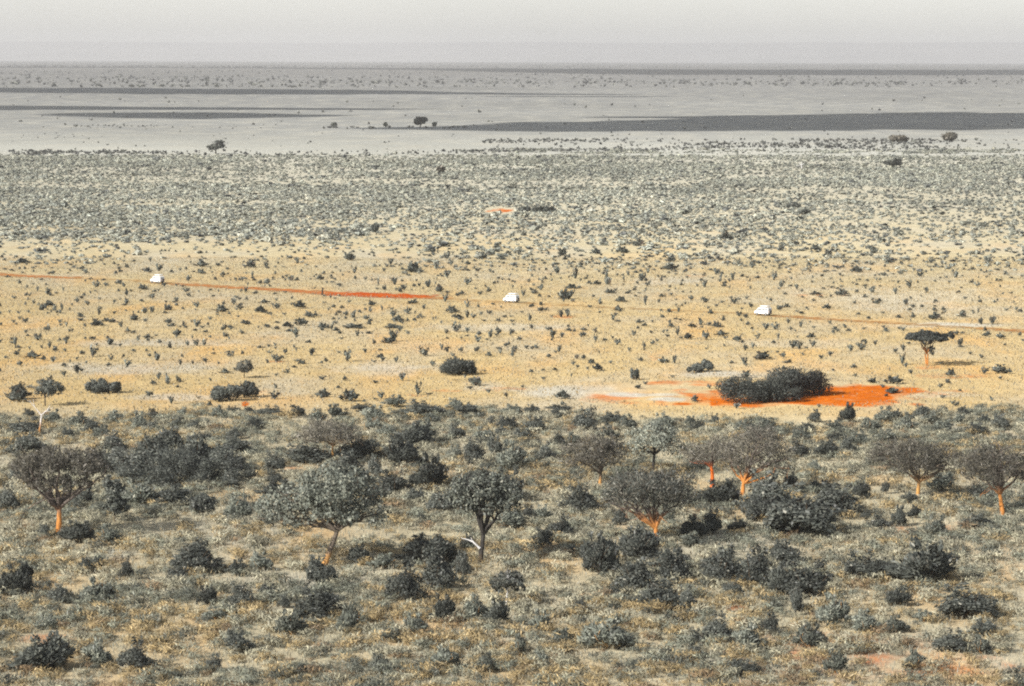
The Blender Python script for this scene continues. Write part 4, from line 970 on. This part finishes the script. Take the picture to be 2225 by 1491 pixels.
line(0, 2300, 176, 190, 800, 2, 7); line(0, 2300, 152, 184, 2200, 2, 9); line(-50, 2300, 139, 148, 1600, 3, 11); line(0, 900, 143, 147, 500, 5, 12); line(-50, 2300, 136, 139, 700, 5, 12)
def far_col(q, r):
    base_ = np.array([(.16, .165, .15), (.20, .205, .19), (.10, .10, .10)])
    return (base_[r.choice(3, len(q))])[:, None, :]
merged("distant_bushland", "tiny far bushes speckling the pale plain up to the horizon", np.concatenate(its), rr_, FCL, M_MASS, "scrub", far_col)

# near bushland: pale dry scrub and grass between the bushes
NCL = [blade_arrays(500 + k, 230, [(.55, .55, .55), (.8, .8, .8), (1, 1, 1), (1.2, 1.2, 1.16), (1.55, 1.5, 1.42)], [1, 3, 5, 3, .5]) for k in range(8)]
def near_front(x):     # upper edge of the near bushland in photo rows
    return 893 + 8 * np.sin(x * .011) + 22 * sm(1250, 1500, x) * (1 - sm(1800, 2000, x)) + 14 * (fbm(x * .02, x * 0 + 3, 3) - .5)
x, y = scatter(rs, 26000, 878, 1560, -150, 2375)
g_ = clumpy(x, y, .05)
dens = sm(-6, 22, y - near_front(x)) * (.32 + .42 * sm(.35, .6, g_))
for (ex, ey, ew, eh) in [(340, 1145, 140, 14), (850, 1165, 160, 16), (700, 1020, 90, 9), (1990, 1140, 150, 20), (2000, 1445, 220, 30), (90, 1385, 60, 9), (1800, 1005, 80, 10), (1570, 1045, 40, 9), (2000, 1020, 80, 6), (640, 1385, 160, 8)]:
    dens *= 1 - .75 * (np.hypot((x - ex) / ew, (y - ey) / eh) < 1)
keep = rs.random(len(x)) < dens
G = unproject(x[keep], y[keep]); k_ = keep.sum()
sz = .9 + 2.0 * rs.random(k_) ** 1.6
items = np.stack([G[:, 0], G[:, 1], sz * 1.4, sz * .70], 1)
def near_col(q, r):
    base_ = np.array([(.46, .435, .315), (.54, .505, .37), (.30, .31, .24), (.50, .385, .205), (.15, .158, .13), (.33, .235, .14)])
    t = fbm(q[:, 0] * .045, q[:, 1] * .035, 3)
    yy = q[:, 1]
    t2 = fbm(q[:, 0] * .06 + 40, q[:, 1] * .03 + 9, 3)
    pw = np.stack([np.full(len(q), .30), .06 + .4 * sm(.45, .6, t2), .2 + .5 * sm(.5, .38, t2), .08 + .6 * sm(.5, .62, t) + .18 * (yy < 470), .08 + .3 * sm(.5, .36, t2), .02 + .10 * (yy < 450)], 1)
    pw /= pw.sum(1, keepdims=True); cum = pw.cumsum(1); k = (r.random((len(q), 1)) > cum).sum(1).clip(0, 5)
    return (base_[k] * (1 + .15 * r.normal(size=(len(q), 1))))[:, None, :]
merged("dry_undergrowth", "pale dry undergrowth filling the near bushland", items, rr_, NCL, M_MASS, "undergrowth", near_col)
# standing dry grass: thin blades over the near ground, thinner over the open plain
def grass(name, label, n, y0, y1, h, w_, cols, densf):
    x, y = scatter(rs, n, y0, y1, -120, 2345)
    kp = rs.random(n) < densf(x, y); G = unproject(x[kp], y[kp]); k = kp.sum()
    P = np.concatenate([G, (h * .5 * (.5 + rs.random(k)))[:, None]], 1)
    V, Fq = cards(rs, P, w_, h / w_, 1.2)
    V[:, 2] = np.maximum(V[:, 2], -.05)
    tag(obj(name, np_mesh(name, V, Fq, M_MASS, tint(rs, k, cols, None, .12), nrm=np.tile((0, 0, 1.0), (len(V), 1)))), label, "grass", kind="stuff")
grass("dry_grass", "dry grass tufts standing between the near bushes", 130000, 885, 1560, .55, .09, [(.44, .41, .31), (.38, .375, .29), (.48, .38, .22), (.28, .29, .23)], lambda x, y: sm(-10, 20, y - near_front(x)))
grass("open_grass", "short straw grass tufts over the open plain", 200000, 560, 905, .35, .2, [(.46, .36, .19), (.40, .35, .24), (.5, .34, .14), (.30, .27, .2)],
      lambda x, y: .9 * (1 - np.clip(np.interp(np.abs(y - track_y(x)), [0, 7], [1, 0]), 0, 1)) * np.where((np.hypot((x - 1620) / 360, (y - 856) / 28) < 1), .05, 1))

# ------------------------------------------------------------------ safari vans
M_WHITE = plain_mat("van_white_paint", (.82, .82, .80), .35, noise=.04)
M_GLASS = plain_mat("van_glass", (.30, .32, .33), .12, spec=.8, noise=.02)
M_TYRE = plain_mat("tyre_rubber", (.03, .03, .03), .9)
M_RIM = plain_mat("wheel_steel", (.55, .55, .55), .4, .6)
M_BLACK = plain_mat("black_plastic", (.035, .035, .035), .6)
M_RED = plain_mat("red_lens", (.45, .02, .015), .25)
M_LAMP = plain_mat("clear_lens", (.75, .75, .72), .15)
import bmesh
def bm_obj(name, bm, mat, parent, smooth=False):
    bmesh.ops.recalc_face_normals(bm, faces=bm.faces)
    me = bpy.data.meshes.new(name); bm.to_mesh(me); bm.free(); me.materials.append(mat)
    if smooth:
        for p in me.polygons: p.use_smooth = True
    return obj(name, me, parent)
def extr(prof, y0, y1, bev=.03, inset=0.0):
    """side profile (x, z) extruded across the van from y0 to y1"""
    bm = bmesh.new()
    A = [bm.verts.new((x, y0, z)) for x, z in prof]; B = [bm.verts.new((x, y1, z)) for x, z in prof]
    bm.faces.new(A); bm.faces.new(B[::-1]); k = len(prof)
    for q in range(k): bm.faces.new((A[q], A[(q + 1) % k], B[(q + 1) % k], B[q]))
    if bev: bmesh.ops.bevel(bm, geom=[e for e in bm.edges], offset=bev, segments=2, affect='EDGES', clamp_overlap=True)
    return bm
def cyl(x, y, z, r0, wd, seg=20):
    bm = bmesh.new()
    bmesh.ops.create_cone(bm, cap_ends=True, segments=seg, radius1=r0, radius2=r0, depth=wd, matrix=Matrix.Translation((x, y, z)) @ Matrix.Rotation(math.pi / 2, 4, 'X'))
    return bm
def make_van():
    root = empty("safari_van", (0, 0, 0))
    # x forwards; length 4.3, width 1.66; body with a short sloping nose
    body = [(-2.1, .42), (-2.13, .95), (-2.05, 1.80), (-1.95, 1.93), (.85, 1.93), (1.0, 1.88), (1.55, 1.18), (2.08, 1.02), (2.18, .80), (2.16, .42), (1.75, .38), (1.66, .62), (1.36, .74), (1.06, .62), (.97, .38),
            (-.97, .38), (-1.06, .62), (-1.36, .74), (-1.66, .62), (-1.75, .38)]
    bm_obj("body", extr(body, -.83, .83, .04), M_WHITE, root)
    rf = bm_obj("roof", extr([(-1.75, 2.20), (-1.75, 2.32), (-1.6, 2.40), (.45, 2.40), (.6, 2.30), (.62, 2.20)], -.66, .66, .03), M_WHITE, root); rf["label"] = "raised white pop-up viewing roof"
    for sx in (-1.55, -.55, .45):
        for sy in (-.58, .58):
            bm = bmesh.new(); bmesh.ops.create_cube(bm, size=1, matrix=Matrix.Translation((sx, sy, 2.065)) @ Matrix.Diagonal((.05, .05, .28, 1))); bm_obj("roof_strut", bm, M_BLACK, root)
    for sgn in (-1, 1):
        for (a, b) in ((-1.92, -1.12), (-1.04, -.22)):
            bm_obj("side_window", extr([(a, 1.28), (a + .03, 1.72), (b, 1.72), (b, 1.28)], sgn * .815, sgn * .842, 0), M_GLASS, root)
        bm_obj("side_window", extr([(-.10, 1.24), (-.10, 1.72), (.78, 1.72), (1.18, 1.24)], sgn * .815, sgn * .842, 0), M_GLASS, root)
        dr = bm_obj("door", extr([(-.14, .5), (-.14, 1.20), (1.0, 1.20), (1.0, .80), (.92, .5)], sgn * .82, sgn * .838, 0), M_WHITE, root)
        bm_obj("handle", extr([(-.06, 1.05), (-.06, 1.09), (.10, 1.09), (.10, 1.05)], sgn * .836, sgn * .86, 0), M_BLACK, dr)
        mi = bm_obj("wing_mirror", extr([(1.05, 1.20), (1.05, 1.42), (1.15, 1.42), (1.18, 1.20)], sgn * .86, sgn * 1.02, .01), M_BLACK, root)
        bm_obj("headlight", extr([(2.05, .78), (2.04, .98), (2.11, .96), (2.185, .80)], sgn * .52, sgn * .78, .01), M_LAMP, root)
        bm_obj("tail_light", extr([(-2.15, .85), (-2.145, 1.15), (-2.08, 1.15), (-2.1, .85)], sgn * .66, sgn * .79, .005), M_RED, root)
        for wx in (-1.36, 1.36):
            wh = bm_obj("wheel", cyl(wx, sgn * .74, .34, .34, .20), M_TYRE, root, False)
            bm_obj("rim", cyl(wx, sgn * .80, .34, .19, .11), M_RIM, wh)
    # rear window, windscreen, bumpers
    bm_obj("rear_window", extr([(-2.135, 1.22), (-2.09, 1.72), (-2.04, 1.72), (-2.08, 1.22)], -.62, .62, 0), M_GLASS, root)
    bm_obj("windscreen", extr([(1.05, 1.84), (1.50, 1.26), (1.47, 1.22), (1.0, 1.80)], -.70, .70, 0), M_GLASS, root)
    for a, b in ((-2.24, -2.10), (2.12, 2.26)):
        bm_obj("bumper", extr([(a, .40), (a, .58), (b, .58), (b, .40)], -.80, .80, .02), M_BLACK, root)
    spw = bm_obj("spare_wheel", bmesh_sp(), M_TYRE, root)
    return root
def bmesh_sp():
    bm = bmesh.new(); bmesh.ops.create_cone(bm, cap_ends=True, segments=20, radius1=.31, radius2=.31, depth=.16, matrix=Matrix.Translation((-2.23, -.25, .95)) @ Matrix.Rotation(math.pi / 2, 4, 'Y')); return bm
van = make_van()
def kids(o): return list(o.children)
def copy_van(o, parent=None):
    c = o.copy(); COL.objects.link(c); c.parent = parent
    for ch in kids(o): copy_van(ch, c)
    return c
VL = [(342, 615, "white safari van with raised roof, leftmost of the three, driving away along the track"),
      (1111, 657, "white safari van with raised roof, middle one of the three on the track"),
      (1658, 685, "white safari van with raised roof, rightmost of the three on the track")]
protov = van
for k, (x, y, lb) in enumerate(VL):
    o = van if k == 0 else copy_van(protov)
    g = unproject(x, y); g2 = unproject(x - 60, track_y(x - 60)); g3 = unproject(x + 60, track_y(x + 60))
    o.location = (g[0], g[1], .0); o.rotation_euler = (0, 0, math.atan2(g2[1] - g3[1], g2[0] - g3[0])); o.scale = (1.08, 1.08, 1.1)
    tag(o, lb, "van", "safari vans along the dirt track")
